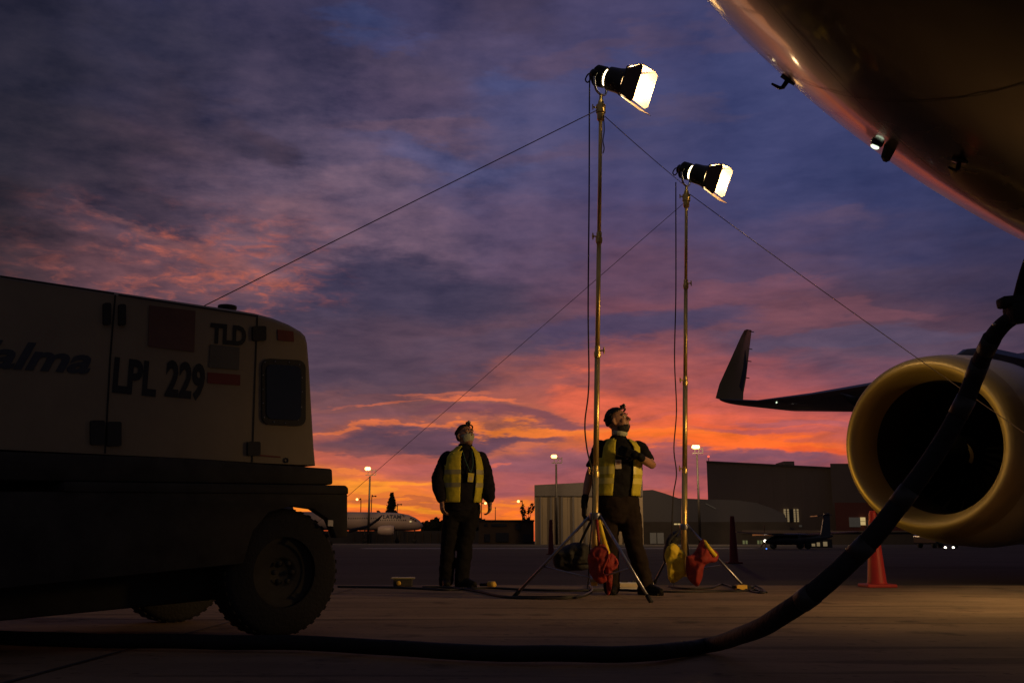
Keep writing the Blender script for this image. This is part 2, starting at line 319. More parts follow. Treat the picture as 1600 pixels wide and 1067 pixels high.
# ------------------------------------------------------------------ mesh helpers
class MB:
    def __init__(s): s.v = []; s.f = []
    def add(s, vs, fs):
        b = len(s.v); s.v += [Vector(v) for v in vs]; s.f += [[i+b for i in f] for f in fs]; return s
    def box(s, c, size, rot=None):
        c = Vector(c); hx, hy, hz = [q/2 for q in size]
        vs = [Vector((x, y, z)) for x in (-hx, hx) for y in (-hy, hy) for z in (-hz, hz)]
        if rot is not None: vs = [rot @ v for v in vs]
        return s.add([c+v for v in vs], [(0,1,3,2),(4,6,7,5),(0,4,5,1),(2,3,7,6),(0,2,6,4),(1,5,7,3)])
    def loft(s, rings, cap=True, closed=True):
        n = len(rings[0]); vs = [v for r in rings for v in r]; fs = []
        for i in range(len(rings)-1):
            for j in range(n if closed else n-1):
                k = (j+1) % n; fs.append((i*n+j, i*n+k, (i+1)*n+k, (i+1)*n+j))
        if cap: fs.append(tuple(range(n-1, -1, -1))); fs.append(tuple((len(rings)-1)*n+j for j in range(n)))
        return s.add(vs, fs)
    def tube(s, path, rad, n=10, cap=True, round_=False):
        path = [Vector(p) for p in path]
        if not hasattr(rad, '__len__'): rad = [rad]*len(path)
        rad = list(rad)
        if round_:
            d0 = (path[0]-path[1]).normalized(); d1 = (path[-1]-path[-2]).normalized(); a, b = rad[0], rad[-1]
            A = [(path[0]+d0*a*math.sin(t), a*math.cos(t)) for t in (R(86), R(60), R(30))]
            B = [(path[-1]+d1*b*math.sin(t), b*math.cos(t)) for t in (R(30), R(60), R(86))]
            path = [p for p, _ in A]+path+[p for p, _ in B]; rad = [r for _, r in A]+rad+[r for _, r in B]
        rings = []; up = None
        for i, p in enumerate(path):
            t = (path[min(i+1, len(path)-1)]-path[max(i-1, 0)])
            t = t.normalized() if t.length > 1e-9 else Vector((0, 0, 1))
            if up is None: up = t.orthogonal().normalized()
            else:
                up = up - t*up.dot(t); up = up.normalized() if up.length > 1e-6 else t.orthogonal().normalized()
            q = t.cross(up)
            rings.append([p+(up*math.cos(a)+q*math.sin(a))*rad[i] for a in [2*math.pi*j/n for j in range(n)]])
        return s.loft(rings, cap)
    def ell(s, c, r, rot=None, nu=14, nv=9):
        c = Vector(c); rings = []
        for i in range(nv+1):
            ph = -math.pi/2+math.pi*(i if 0 < i < nv else (.05 if i == 0 else nv-.05))/nv
            rg = []
            for j in range(nu):
                a = 2*math.pi*j/nu; v = Vector((r[0]*math.cos(ph)*math.cos(a), r[1]*math.cos(ph)*math.sin(a), r[2]*math.sin(ph)))
                rg.append(c+(rot @ v if rot is not None else v))
            rings.append(rg)
        return s.loft(rings)
    def prism(s, poly, vec):
        poly = [Vector(p) for p in poly]; vec = Vector(vec); n = len(poly)
        vs = poly+[p+vec for p in poly]; fs = [tuple(range(n-1, -1, -1)), tuple(range(n, 2*n))]
        fs += [(i, (i+1) % n, (i+1) % n+n, i+n) for i in range(n)]
        return s.add(vs, fs)
    def lathe(s, o, ax, prof, n=48, cap=False):
        o = Vector(o); ax = Vector(ax).normalized()
        u = Vector((0, 0, 1)); u = (u-ax*u.dot(ax)); u = u.normalized() if u.length > 1e-3 else ax.orthogonal().normalized()
        q = ax.cross(u)
        return s.loft([[o+ax*a+(u*math.cos(t)+q*math.sin(t))*r for t in [2*math.pi*j/n for j in range(n)]] for a, r in prof], cap)
    def build(s, name, m, parent=None, smooth=True, auto=None, bevel=0):
        me = bpy.data.meshes.new(name); off = wloc(parent)
        me.from_pydata([v-off for v in s.v], [], s.f); me.validate(); 
        bm = bmesh.new(); bm.from_mesh(me); bmesh.ops.recalc_face_normals(bm, faces=bm.faces)
        if bevel: bmesh.ops.bevel(bm, geom=[e for e in bm.edges if e.is_manifold and e.calc_face_angle(0) > .6], offset=bevel, segments=2, affect='EDGES', profile=.5)
        for f in bm.faces: f.smooth = smooth
        if smooth and auto is not None:
            for e in bm.edges: e.smooth = (len(e.link_faces) != 2) or e.calc_face_angle(0) < auto
        bm.to_mesh(me); bm.free()
        me.materials.append(m if not isinstance(m, str) else M[m])
        o = bpy.data.objects.new(name, me); C.objects.link(o)
        if parent: o.parent = parent
        return o
def wloc(o):
    v = Vector((0, 0, 0))
    while o is not None: v += o.location; o = o.parent
    return v
def freeze(o, voxel, smooth=2, wrinkle=0, wscale=9, fac=.5):
    md = o.modifiers.new('r', 'REMESH'); md.mode = 'VOXEL'; md.voxel_size = voxel; md.use_smooth_shade = True
    if smooth:
        ms = o.modifiers.new('s', 'SMOOTH'); ms.factor = fac; ms.iterations = smooth
    bpy.context.view_layer.update(); dg = bpy.context.evaluated_depsgraph_get()
    me = bpy.data.meshes.new_from_object(o.evaluated_get(dg)); o.modifiers.clear(); o.data = me
    if wrinkle:
        me.update(); nn = [v.normal.copy() for v in me.vertices]
        for v, n_ in zip(me.vertices, nn):
            c = Vector((v.co.x*wscale, v.co.y*wscale, v.co.z*wscale*1.6))
            v.co += n_*wrinkle*(noise.noise(c)+.5*noise.noise(c*2.3))
    for p in me.polygons: p.use_smooth = True
    return o
def tag(o, label=None, cat=None, group=None, kind=None):
    if label: o['label'] = label
    if cat: o['category'] = cat
    if group: o['group'] = group
    if kind: o['kind'] = kind
    return o
def thing(name, loc, label, cat, group=None):
    o = bpy.data.objects.new(name, None); C.objects.link(o); o.location = Vector(loc); o.empty_display_size = .2
    return tag(o, label, cat, group)
def copy_tree(o, parent=None):
    c = o.copy(); C.objects.link(c); c.parent = parent
    for ch in [x for x in list(C.objects) if x.parent is o]: copy_tree(ch, c)
    return c
def text(name, s, O, xd, zd, h, m, parent, bold=.0, sx=1.0, shear=0.0, depth=.002):
    """solid lettering: O = lower left corner, xd reading direction, zd up"""
    cu = bpy.data.curves.new(name, 'FONT'); cu.body = s; cu.size = 1; cu.offset = bold; cu.shear = shear; cu.extrude = .01; cu.resolution_u = 3
    t = bpy.data.objects.new(name, cu); C.objects.link(t); bpy.context.view_layer.update()
    me = bpy.data.meshes.new_from_object(t.evaluated_get(bpy.context.evaluated_depsgraph_get()))
    bpy.data.objects.remove(t)
    xs = [v.co.x for v in me.vertices]; ys = [v.co.y for v in me.vertices]; x0, y0 = min(xs), min(ys); k = h/(max(ys)-y0)
    xd = Vector(xd).normalized(); zd = Vector(zd).normalized(); nn = xd.cross(zd); O = Vector(O)-wloc(parent)
    for v in me.vertices: v.co = O+xd*((v.co.x-x0)*k*sx)+zd*((v.co.y-y0)*k)+nn*(depth*(v.co.z/.01))
    me.materials.clear(); me.materials.append(M[m]); o = bpy.data.objects.new(name, me); C.objects.link(o); o.parent = parent
    return o, (max(xs)-x0)*k*sx
def cat_rom(pts, k=8):
    pts = [Vector(p) for p in pts]; out = []
    for i in range(len(pts)-1):
        a, b, c, d = pts[max(i-1, 0)], pts[i], pts[i+1], pts[min(i+2, len(pts)-1)]
        for j in range(k):
            t = j/k; out.append(.5*((2*b)+(c-a)*t+(2*a-5*b+4*c-d)*t*t+(3*b-a-3*c+d)*t**3))
    return out+[pts[-1]]
# ------------------------------------------------------------------ ground
def sheet(name, pts, z, m, thick=0):
    mb = MB(); mb.add([Vector((x, y, z)) for x, y in pts], [tuple(range(len(pts)))])
    return tag(mb.build(name, m, smooth=False), kind='structure')
sheet('ground', [(-4000,-3000),(4000,-3000),(4000,5000),(-4000,5000)], 0, 'asphalt')
sheet('apron', [(-60,-40),(60,-40),(60,G(1600,918.5).y+.4-(60-6)*.02),(-60,G(530,912).y+1.0)], .004, 'concrete')
def joint(a, b, wd=.02):
    a = Vector(a); b = Vector(b); d = (b-a).normalized(); q = Vector((-d.y, d.x, 0))*wd/2
    return [a-q, b-q, b+q, a+q]
mb = MB()
for p, q in (((-14, 6.6, .008), (16, 6.1, .008)), ((4.6, -6, .009), (4.9, 10.4, .009)), ((-1.9, -6, .009), (-1.6, 10.8, .009))): mb.add(joint(p, q), [(0,1,2,3)])
tag(mb.build('pavement_joint', 'joint', smooth=False), kind='structure')
mb = MB(); a = G(560, 857); b_ = G(1190, 857); mb.add([(a.x, a.y, .008), (b_.x, b_.y, .008), (b_.x, b_.y+3, .008), (a.x, a.y+3, .008)], [(0,1,2,3)])
tag(mb.build('taxiway_marking', 'linepaint', smooth=False), kind='structure')
# ------------------------------------------------------------------ nearby jet: fuselage nose, wing, engine
YAW = R(47.0); AR = Vector((math.sin(YAW), math.cos(YAW), 0)); AL = Vector((-math.cos(YAW), math.sin(YAW), 0)); ZZ = Vector((0, 0, 1))
NOSE = AL*1.327+AR*.7865; ZC, RF, LN, DR = 4.11, 1.931, 6.51, .362
jet = thing('passenger_jet', NOSE+AR*8, 'dark glossy jet whose nose overhangs upper right above the engine and winglet', 'airplane')
def fprof(s):
    t = min(max(s/LN, 0), 1); return RF*(1-(1-t)**2.1)**.62, ZC-DR*(1-t)**1.8
rings = []
ss = [.004, .015, .04, .08, .15]+[.25+.2*i for i in range(32)]+[7, 8, 9, 10, 12, 14, 16, 20, 24, 28]
for s in ss:
    r, z = fprof(s); o_ = NOSE+AR*s
    rings.append([o_+ZZ*(z+r*math.sin(t))+AL*r*math.cos(t) for t in [2*math.pi*j/72 for j in range(72)]])
for s, k, dz in ((31, .8, .4), (34, .5, .9), (37, .15, 1.4)):
    o_ = NOSE+AR*s; rings.append([o_+ZZ*(ZC+dz+RF*k*math.sin(t))+AL*RF*k*math.cos(t) for t in [2*math.pi*j/72 for j in range(72)]])
mb = MB(); mb.loft(rings); body = mb.build('fuselage', 'fuselage', jet)
def fpt(s, t, off=0): # point on the skin, t angle (0 = left side, -90 = belly)
    r, z = fprof(s); d = AL*math.cos(t)+ZZ*math.sin(t); return NOSE+AR*s+ZZ*z+d*(r+off), d
# skin panel seams as thin raised strips
def seam(s0, s1, t0, t1, wd=.008):
    k = 24; mb = MB(); A = []; B = []
    for i in range(k+1):
        u = i/k; s = s0+(s1-s0)*u; t = t0+(t1-t0)*u
        p, d = fpt(s, t, .005); q, _ = fpt(s+(wd if s0 == s1 else 0), t+(0 if s0 == s1 else wd/1.9), .005); A.append(p); B.append(q)
    return mb.add(A+B, [(i, i+1, k+2+i, k+1+i) for i in range(k)])
M['seam'] = mat('skin_seam', (.012,.011,.010), .5)
for a in ((1.6, 1.6, R(-120), R(60)), (3.4, 3.4, R(-120), R(60)), (5.6, 5.6, R(-120), R(60)), (1.6, 12, R(-35), R(-35)), (1.6, 12, R(-62), R(-62))):
    seam(*a).build('skin_seam', 'seam', body)
def skin_at(px, py):
    """first hit of the view ray on the analytic fuselage (s, t)"""
    d = ray(px, py).normalized(); best = None
    u = .3
    while u < 40:
        p = CAM+d*u; s = (p-NOSE).dot(AR); l = (p-NOSE).dot(AL)
        if s > 0:
            r, z = fprof(s)
            if l*l+(p.z-z)**2 < r*r: return s, math.atan2(p.z-z, l)
        u += .01
    return None
def probe_at(px, py, kind):
    h = skin_at(px, py)
    if h is None: return
    s, t = h; p, d = fpt(s, t); mb = MB()
    tt = (-AL*math.sin(t)+ZZ*math.cos(t))
    if kind == 'mast':
        mb.prism([p-d*.02+AR*.05, p-d*.02-AR*.05, p+d*.06-AR*.02, p+d*.075+AR*.02, p+d*.06+AR*.045], tt*.02)
        mb.build('blade_antenna', 'probe', jet, smooth=False)
    if kind == 'pitot':
        mb.tube([p-d*.01, p+d*.05, p+d*.06-AR*.02, p+d*.06-AR*.09], [.014, .012, .010, .006], 8)
        mb.box(p+d*.004, (.06, .06, .02), Matrix((AR, tt, d)).transposed())
        mb.build('pitot_probe', 'probe', jet)
    if kind == 'lamp':
        mb.lathe(p-d*.01, d, [(0, .035), (.022, .035), (.03, .028)], 16, True); h_ = mb.build('lamp_housing', 'probe', jet)
        m2 = MB(); m2.ell(p+d*.028, (.018, .026, .012), Matrix((AR, tt, d)).transposed()); m2.build('lamp_lens', 'whitelamp_dim', h_)
M['whitelamp_dim'] = mat('position_lamp_glow', (.8,.85,.7), .3, emit=(.8,1,.7), es=1.5)
probe_at(1232, 124, 'pitot'); probe_at(1392, 232, 'mast'); probe_at(1371, 222, 'lamp'); probe_at(1500, 250, 'pitot')
# wing : three stations, leading edge follows the picture, chord runs along the jet's axis
def airfoil(le, chord, th, droop=0.0, n=14):
    pts = []
    for i in range(n):
        u = i/(n-1); x = u*u*(3-2*u) if False else .5*(1-math.cos(math.pi*u))
        h = th*chord*5*(.2969*math.sqrt(x)-.126*x-.3516*x*x+.2843*x**3-.1036*x**4)
        pts.append((x, h))
    up_ = [le+AR*chord*x+ZZ*(h*.55-droop*x*chord) for x, h in pts]
    lo = [le+AR*chord*x+ZZ*(-h*.55-droop*x*chord) for x, h in reversed(pts[1:-1])]
    return up_+lo
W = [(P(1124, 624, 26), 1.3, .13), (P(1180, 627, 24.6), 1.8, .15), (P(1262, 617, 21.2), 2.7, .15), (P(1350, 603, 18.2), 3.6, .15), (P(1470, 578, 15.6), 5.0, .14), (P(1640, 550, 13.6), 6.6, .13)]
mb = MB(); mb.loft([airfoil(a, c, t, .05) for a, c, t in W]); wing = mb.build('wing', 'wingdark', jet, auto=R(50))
# winglet : rises from the tip, swept, canted outwards
tipq = [((1118, 622), (1161, 631), .10), ((1124, 600), (1161.5, 615), .09), ((1140, 565), (1166, 590), .07), ((1158, 525), (1171, 545), .05), ((1163, 516), (1174, 520), .04), ((1167, 514.5), (1174.5, 516), .02)]
rings = []
for (l, r_, th) in tipq:
    a = P(l[0], l[1], 26.0); b = P(r_[0], r_[1], 26.9); nrm = Vector((.25, -1, .05)).normalized(); mid = (a+b)/2
    rings.append([a, a*.7+b*.3+nrm*th*.5, mid+nrm*th*.45, b, mid-nrm*th*.45, a*.7+b*.3-nrm*th*.5])
mb = MB(); mb.loft(rings); wl = mb.build('winglet', 'winglet', jet, auto=R(60))
for px, py in ((1174, 518), (1171.5, 545), (1170, 564), (1167, 590)):
    mb = MB(); mb.tube([P(px-2, py, 26.9), P(px+4, py+.8, 26.9)], .012, 6); mb.build('static_wick', 'probe', wl)
mb = MB(); mb.prism([P(1163,548,26.3)+Vector((0,-.12,0)), P(1166,575,26.3)+Vector((0,-.12,0)), P(1158,612,26.3)+Vector((0,-.12,0)), P(1154,604,26.3)+Vector((0,-.12,0)), P(1160,575,26.3)+Vector((0,-.12,0))], (0, .05, 0)); mb.build('winglet_mark', 'pylon', wl, smooth=False)
# flap track fairing and tip lights
mb = MB(); q = P(1336, 626, 18.6); mb.tube([q-AR*.5+ZZ*.08, q-AR*.1, q+AR*.3-ZZ*.04, q+AR*1.2-ZZ*.1, q+AR*2.6-ZZ*.02], [.02, .08, .13, .12, .03], 12); mb.build('flap_fairing', 'wingdark', wing)
mb = MB(); mb.ell(P(1209, 631, 23.6)-Vector((0,.25,0)), (.018,.016,.016)); mb.build('wing_lamp', 'whitelamp_dim', wing)
# engine
EC = P(1444, 694, 11.6)
nac = thing('jet_engine', EC, '', '')
C.objects.unlink(nac); bpy.data.objects.remove(nac)
NP = [(.34,1.085),(.5,1.115),(.9,1.16),(1.5,1.185),(2.2,1.15),(3.0,1.04),(3.9,.86),(4.0,.80)]
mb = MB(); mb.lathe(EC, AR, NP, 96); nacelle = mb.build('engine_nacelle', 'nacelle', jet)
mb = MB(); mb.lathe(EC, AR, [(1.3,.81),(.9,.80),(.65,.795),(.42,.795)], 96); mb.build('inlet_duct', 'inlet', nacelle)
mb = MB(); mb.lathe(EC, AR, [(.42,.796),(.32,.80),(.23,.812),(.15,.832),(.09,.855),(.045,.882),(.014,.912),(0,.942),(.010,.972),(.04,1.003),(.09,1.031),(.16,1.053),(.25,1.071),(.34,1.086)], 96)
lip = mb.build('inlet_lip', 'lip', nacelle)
mb = MB(); mb.lathe(EC, AR, [(1.3,.82),(1.32,.0001)], 48); mb.build('fan_backplate', 'inlet', nacelle)
mb = MB()
U_ = ZZ; Q_ = AR.cross(ZZ)
for k in range(24):
    a = 2*math.pi*k/24
    def rp(r, an, s): return EC+AR*s+(U_*math.cos(an)+Q_*math.sin(an))*r
    mb.add([rp(.22, a, 1.1), rp(.5, a+.05, 1.12), rp(.785, a+.16, 1.14), rp(.785, a+.02, 1.27), rp(.5, a-.14, 1.25), rp(.22, a-.2, 1.23)], [(0,1,4,5),(1,2,3,4)])
mb.build('fan', 'fan', nacelle, smooth=False)
mb = MB(); mb.lathe(EC, AR, [(.72,.002),(.75,.05),(.85,.12),(1.0,.19),(1.15,.23)], 32); spn = mb.build('spinner', 'fan', nacelle)
mb = MB(); A = []; B = []
for k in range(12):
    u = k/11; r = .06+.12*u; an = u*2.6; s = .73+.33*(r/.23)**1.3-.012; A.append(EC+AR*s+(U_*math.cos(an)+Q_*math.sin(an))*r); r2 = r+.02+.01*u; s2 = .73+.33*(r2/.23)**1.3-.012; B.append(EC+AR*s2+(U_*math.cos(an)+Q_*math.sin(an))*r2)
mb.add(A+B, [(i, i+1, 13+i, 12+i) for i in range(11)]); mb.build('spinner_swirl', 'coneband', spn)
mb = MB()
for s in (1.35, 2.6):
    r = 1.181 if s < 2 else 1.10
    mb.lathe(EC, AR, [(s, r), (s+.012, r+.001)], 96)
mb.build('cowl_seam', 'seam', nacelle)
# pylon
mb = MB(); rr = []
for s, h, wd in ((1.0, .0, .03), (1.4, .16, .10), (2.0, .26, .16), (3.0, .30, .2), (4.2, .34, .22), (5.6, .4, .2)):
    z0 = 1.0; c = EC+AR*s; rr.append([c+ZZ*z0-AL*wd, c+ZZ*(1.13+h*.7)-AL*wd*.9, c+ZZ*(1.15+h)-AL*wd*.3, c+ZZ*(1.15+h)+AL*wd*.3, c+ZZ*(1.13+h*.7)+AL*wd*.9, c+ZZ*z0+AL*wd])
mb.loft(rr); mb.build('engine_pylon', 'pylon', jet, auto=R(40))
# ------------------------------------------------------------------ lamps and stands
def fresnel(top, aim, label, roll=0):
    """theatre lamp on its yoke; O = pivot, aim = beam direction"""
    O = top+ZZ*.235+Vector(aim).normalized()*.15
    t = thing('stage_lamp', O, label, 'stage lamp', 'stage lamps on the tall stands')
    a = Vector(aim).normalized(); s_ = a.cross(ZZ).normalized(); u = s_.cross(a)
    Rm = Matrix.Rotation(roll, 3, a); s_ = Rm @ s_; u = Rm @ u
    L = lambda x, y, z: O+a*x+s_*y+u*z
    mb = MB(); mb.lathe(O, a, [(-.25,.001),(-.25,.040),(-.24,.050),(-.21,.050),(-.205,.082),(-.195,.092),(-.09,.092),(-.085,.085)], 24); mb.lathe(O, a, [(-.07,.085),(-.055,.108),(.045,.113),(.055,.115),(.055,.105),(-.07,.08)], 24)
    for k in range(5): mb.lathe(O, a, [(-.19+k*.02, .092), (-.188+k*.02, .098), (-.184+k*.02, .098), (-.182+k*.02, .092)], 24)
    mb.lathe(O, a, [(.055,.100),(.057,.116),(.13,.130),(.132,.110),(.055,.100)], 24)
    bd = mb.build('lamp_body', 'blackmetal', t, auto=R(40))
    mb = MB(); mb.lathe(O, a, [(-.087,.076),(-.069,.076)], 24); mb.build('vent_slot', 'slot', bd)
    mb = MB(); mb.lathe(O, a, [(.115,.108),(.12,.09),(.128,.05),(.13,.001)], 24); mb.build('lamp_lens', 'lens', t)
    mb = MB(); q = .128
    for sy, sz in ((1,0),(-1,0),(0,1),(0,-1)):
        c = L(.142, sy*q, sz*q); mb.tube([L(.142, sy*q-(sz*.125 if sz else 0), sz*q-(sy*.125 if sy else 0)), L(.142, sy*q+(sz*.125 if sz else 0), sz*q+(sy*.125 if sy else 0))], .008, 6)
    mb.build('door_frame', 'blackmetal', t)
    for sy, sz, ln, wd, fl, nm in ((1,0,.175,.115,.30,'side'),(-1,0,.175,.115,.30,'side'),(0,1,.155,.12,.26,'top'),(0,-1,.25,.12,.34,'bottom')):
        ds = s_*sy+u*sz; cr = s_*abs(sz)+u*abs(sy)
        h0 = L(.148, 0, 0)+ds*(q+.004); tipd = (a*math.cos(fl)+ds*math.sin(fl)); nn = (ds*math.cos(fl)-a*math.sin(fl))
        out = [h0-cr*wd*.95, h0+cr*wd*.95, h0+tipd*ln*.85+cr*wd*1.45, h0+tipd*ln+cr*wd*1.25, h0+tipd*ln-cr*wd*1.25, h0+tipd*ln*.85-cr*wd*1.45]
        mb = MB(); mb.prism(out, nn*.003); d = mb.build('barn_door', 'barndoor', t, smooth=False)
        if nm == 'bottom': continue
        m2 = MB(); m2.prism([p-nn*.0015 for p in out], -nn*.001); m2.build('door_lining', 'barnin', d, smooth=False)
    # yoke: U bracket under the body
    mb = MB(); pts = [L(-.15, -.135, .0), L(-.15, -.14, 0)+Vector((0,0,-.06)), O+a*-.15-s_*.11-ZZ*.15, O+a*-.15-ZZ*.18, O+a*-.15+s_*.11-ZZ*.15, L(-.15, .14, 0)+Vector((0,0,-.06)), L(-.15, .135, .0)]
    mb.tube(cat_rom(pts, 5), .011, 8); mb.build('yoke', 'leg', t)
    for sg in (1, -1):
        mb = MB(); mb.lathe(L(-.15, .125*sg, 0), s_*sg, [(0,.001),(0,.03),(.03,.034),(.04,.02),(.041,.001)], 12); mb.build('yoke_knob', 'blackmetal', t)
    mb = MB(); mb.tube(cat_rom([L(-.25, 0, .01), L(-.28, 0, -.01), L(-.29, 0, -.06), L(-.26, 0, -.08), L(-.24, 0, -.05)], 5), .007, 8); mb.build('rear_loop', 'blackmetal', t)
    spot('lamp_beam', L(.135, 0, 0), L(1.2, 0, 0), 220, (1, .70, .34), 110, .5, .07)
    pl = bpy.data.lights.new('lamp_spill', 'POINT'); pl.energy = 6; pl.color = (1, .66, .3); pl.shadow_soft_size = .04
    po = bpy.data.objects.new('lamp_spill', pl); C.objects.link(po); po.location = L(.19, 0, 0)
    return t
def stand(base, top, Yb, joints, feet, hub_py, hubx, label, rad, grp):
    """base/top world points of the pole axis; joints = pixel rows"""
    t = thing('lamp_stand', Vector((base.x, base.y, 0)), label, 'light stand', grp)
    def at(py): # pole point at picture row
        u = 0; lo, hi_ = 0, 1
        for _ in range(40):
            m_ = (lo+hi_)/2; p = base.lerp(top, m_); d = p-CAM; y = 533.5-FPX*d.dot(UP)/d.dot(FW)
            if y > py: lo = m_
            else: hi_ = m_
        return base.lerp(top, lo)
    cuts = [base]+[at(j) for j, _ in joints]+[top]
    for i in range(len(cuts)-1):
        r = rad[i]; mb = MB(); mb.tube([cuts[i], cuts[i+1]], r, 14); mb.build('pole_section', 'brass', t)
    ax = (top-base).normalized()
    for j, sd in joints:
        p = at(j); mb = MB(); mb.lathe(p-ax*.06, ax, [(0,.001),(0,.026),(.015,.030),(.05,.030),(.055,.024),(.10,.024),(.105,.001)], 16)
        sv = Vector((sd, -.25, 0)).normalized(); mb.tube([p, p+sv*.055], .007, 8); mb.tube([p+sv*.05, p+sv*.062], .016, 8); mb.tube([p+sv*.058+ZZ*.03, p+sv*.058-ZZ*.03], .006, 6); mb.build('clamp_collar', 'brass', t, auto=R(40))
    hub = at(hub_py); mb = MB(); mb.lathe(hub-ax*.03, ax, [(0,.001),(0,.045),(.02,.05),(.05,.05),(.06,.03),(.061,.001)], 16); mb.build('leg_hub', 'leg', t, auto=R(40))
    low = Vector((base.x, base.y, .16)).lerp(base, .0); mb = MB(); mb.lathe(Vector((low.x, low.y, .15)), ZZ, [(0,.001),(0,.032),(.05,.032),(.051,.001)], 12); mb.build('brace_collar', 'leg', t)
    for f in feet:
        f = Vector((f.x, f.y, .012)); d = (f-hub); h0 = hub+Vector((d.x, d.y, 0)).normalized()*.05
        mb = MB(); mb.tube([h0, f], .013, 10); lg = mb.build('leg', 'leg', t)
        mb = MB(); mb.tube([f+(h0-f).normalized()*.06, f-(h0-f).normalized()*.008], .019, 10); mb.build('rubber_foot', 'black_rubber', lg)
        mb = MB(); mb.tube([Vector((low.x, low.y, .175)), h0.lerp(f, .62)], .007, 8); mb.build('brace', 'leg', t)
    # spigot head under the lamp
    mb = MB(); mb.lathe(top-ax*.20, ax, [(0,.001),(0,.026),(.01,.034),(.07,.034),(.075,.044),(.15,.044),(.155,.030),(.19,.026),(.20,.018),(.26,.014),(.261,.001)], 18)
    mb.tube([top-ax*.08, top-ax*.08+Vector((-.075, -.02, .005))], .008, 8); mb.tube([top-ax*.08+Vector((-.075,-.02,-.02)), top-ax*.08+Vector((-.075,-.02,.03))], .006, 6)
    mb.build('spigot', 'brass', t, auto=R(40)); return t, at
Y1 = 8.45; b1 = P(928.5, 925, Y1); b1.z = .12; t1 = P(939, 157, Y1+.05)
feet1 = [G(804, 933), G(1017, 942), G(953, 926)]
st1, at1 = stand(b1, t1, Y1, [(735, -1), (548, 1), (370, -1)], feet1, 806, 930, 'taller lamp stand with its tripod in front of the bearded person', (.027, .024, .020, .017), 'lamp stands on the apron')
Y2 = 10.6; b2 = P(1069, 905, Y2); b2.z = .12; t2 = P(1072.5, 298, Y2+.05)
feet2 = [G(1166, 921.5), G(1023, 911), G(1082, 908)]
st2, at2 = stand(b2, t2, Y2, [(732, -1), (594, -1), (443, 1)], feet2, 823, 1070, 'shorter looking lamp stand further back, yellow and red bags on its legs', (.030, .026, .021, .017), 'lamp stands on the apron')
L1 = P(957, 113, Y1+.03); L2 = P(1084, 268, Y2+.03)
fresnel(t1, (.84, -.38, -.42), 'lit black barn door lamp on the taller left stand', R(12))
fresnel(t2, (.84, -.38, -.42), 'lit black barn door lamp on the lower right stand', R(12))
# ropes
def rope(name, pts, r, m, label, cat, grp=None, n=6):
    mb = MB(); mb.tube(pts, r, n); o = mb.build(name, m); return tag(o, label, cat, grp)
RG = 'guy ropes of the lamp stands'
def sag(a, b, s, k=24): return [a.lerp(b, i/k)-ZZ*s*4*(i/k)*(1-i/k) for i in range(k+1)]
top1 = P(934, 172, Y1); top2 = P(1068, 318, Y2)
rope('guy_rope', sag(top1, G(-640, 955), .0), .0042, 'rope', 'rope from the taller stand down left behind the cream cart', 'rope', RG)
rope('guy_rope', sag(P(945, 182, Y1), P(1066, 287, Y2), .01), .0035, 'rope', 'short rope between the heads of the two lamp stands', 'rope', RG)
rope('guy_rope', sag(top2, G(402, 898), .0), .0030, 'rope', 'rope from the lower stand down left behind the masked man', 'rope', RG)
rope('guy_rope', sag(P(1077, 303, Y2), G(1985, 938), .05), .0040, 'rope', 'rope from the lower stand down right past the engine', 'rope', RG)
def px_path(pts): return cat_rom([P(x, y, d) if z is None else G(x, y, z) for x, y, d, z in pts], 8)
CG = 'power cords of the stage lamps'
rope('hanging_cord', cat_rom([P(922, 118, 8.5), P(921, 150, 8.45), P(920.5, 300, 8.4), P(919, 480, 8.38), P(920, 600, 8.36), P(914, 660, 8.3), P(917, 700, 8.34), P(925, 740, 8.4), P(926, 800, 8.4), P(921, 860, 8.3), G(918, 917, .02), G(905, 930, .02), G(800, 931, .02)], 8), .0065, 'cord', 'black cord hanging beside the taller stand', 'power cord', CG)
rope('hanging_cord', cat_rom([P(1056, 285, 10.6), P(1056, 320, 10.6), P(1056, 460, 10.6), P(1054, 560, 10.6), P(1057, 640, 10.6), P(1053, 700, 10.6), P(1057, 740, 10.6), P(1052, 775, 10.6), P(1050, 830, 10.6), G(1052, 915, .02), G(1010, 922, .02)], 8), .0065, 'cord', 'black cord hanging beside the lower stand', 'power cord', CG)
rope('hanging_cord', cat_rom([P(943, 180, 8.4), P(944, 205, 8.4), P(942, 220, 8.4), P(944, 232, 8.4), P(942, 240, 8.4)], 5), .005, 'cord', 'short loose cord dangling under the taller stand head', 'power cord', CG)
# ground cables
GC = 'cables lying on the apron'
def gcab(pts, r, label): rope('ground_cable', cat_rom([G(x, y, .004+r*.9)+ZZ*0 for x, y in pts], 8), r, 'cord', label, 'cable', GC)
gcab([(528, 916), (600, 917), (660, 919), (700, 921), (760, 918), (830, 921), (900, 922), (960, 921), (1010, 923)], .012, 'thin cable running from the cream cart to the lamp stands')
gcab([(660, 917), (700, 917), (745, 923), (790, 932), (860, 934), (905, 932), (925, 922), (921, 914)], .012, 'cable curving past the taller stand to the sandbag')
gcab([(1010, 923), (1060, 924), (1120, 923), (1155, 923), (1180, 921), (1198, 925)], .010, 'cable from power strip to the yellow plug')
gcab([(1165, 921), (1178, 915), (1190, 918), (1196, 925), (1182, 925), (1168, 920), (1178, 917), (1188, 924)], .008, 'loose coil of cable beside the yellow plug')
gcab([(1045, 915), (1070, 919), (1110, 918), (1128, 912), (1145, 917), (1158, 922)], .010, 'wavy cable below the yellow and red bags')
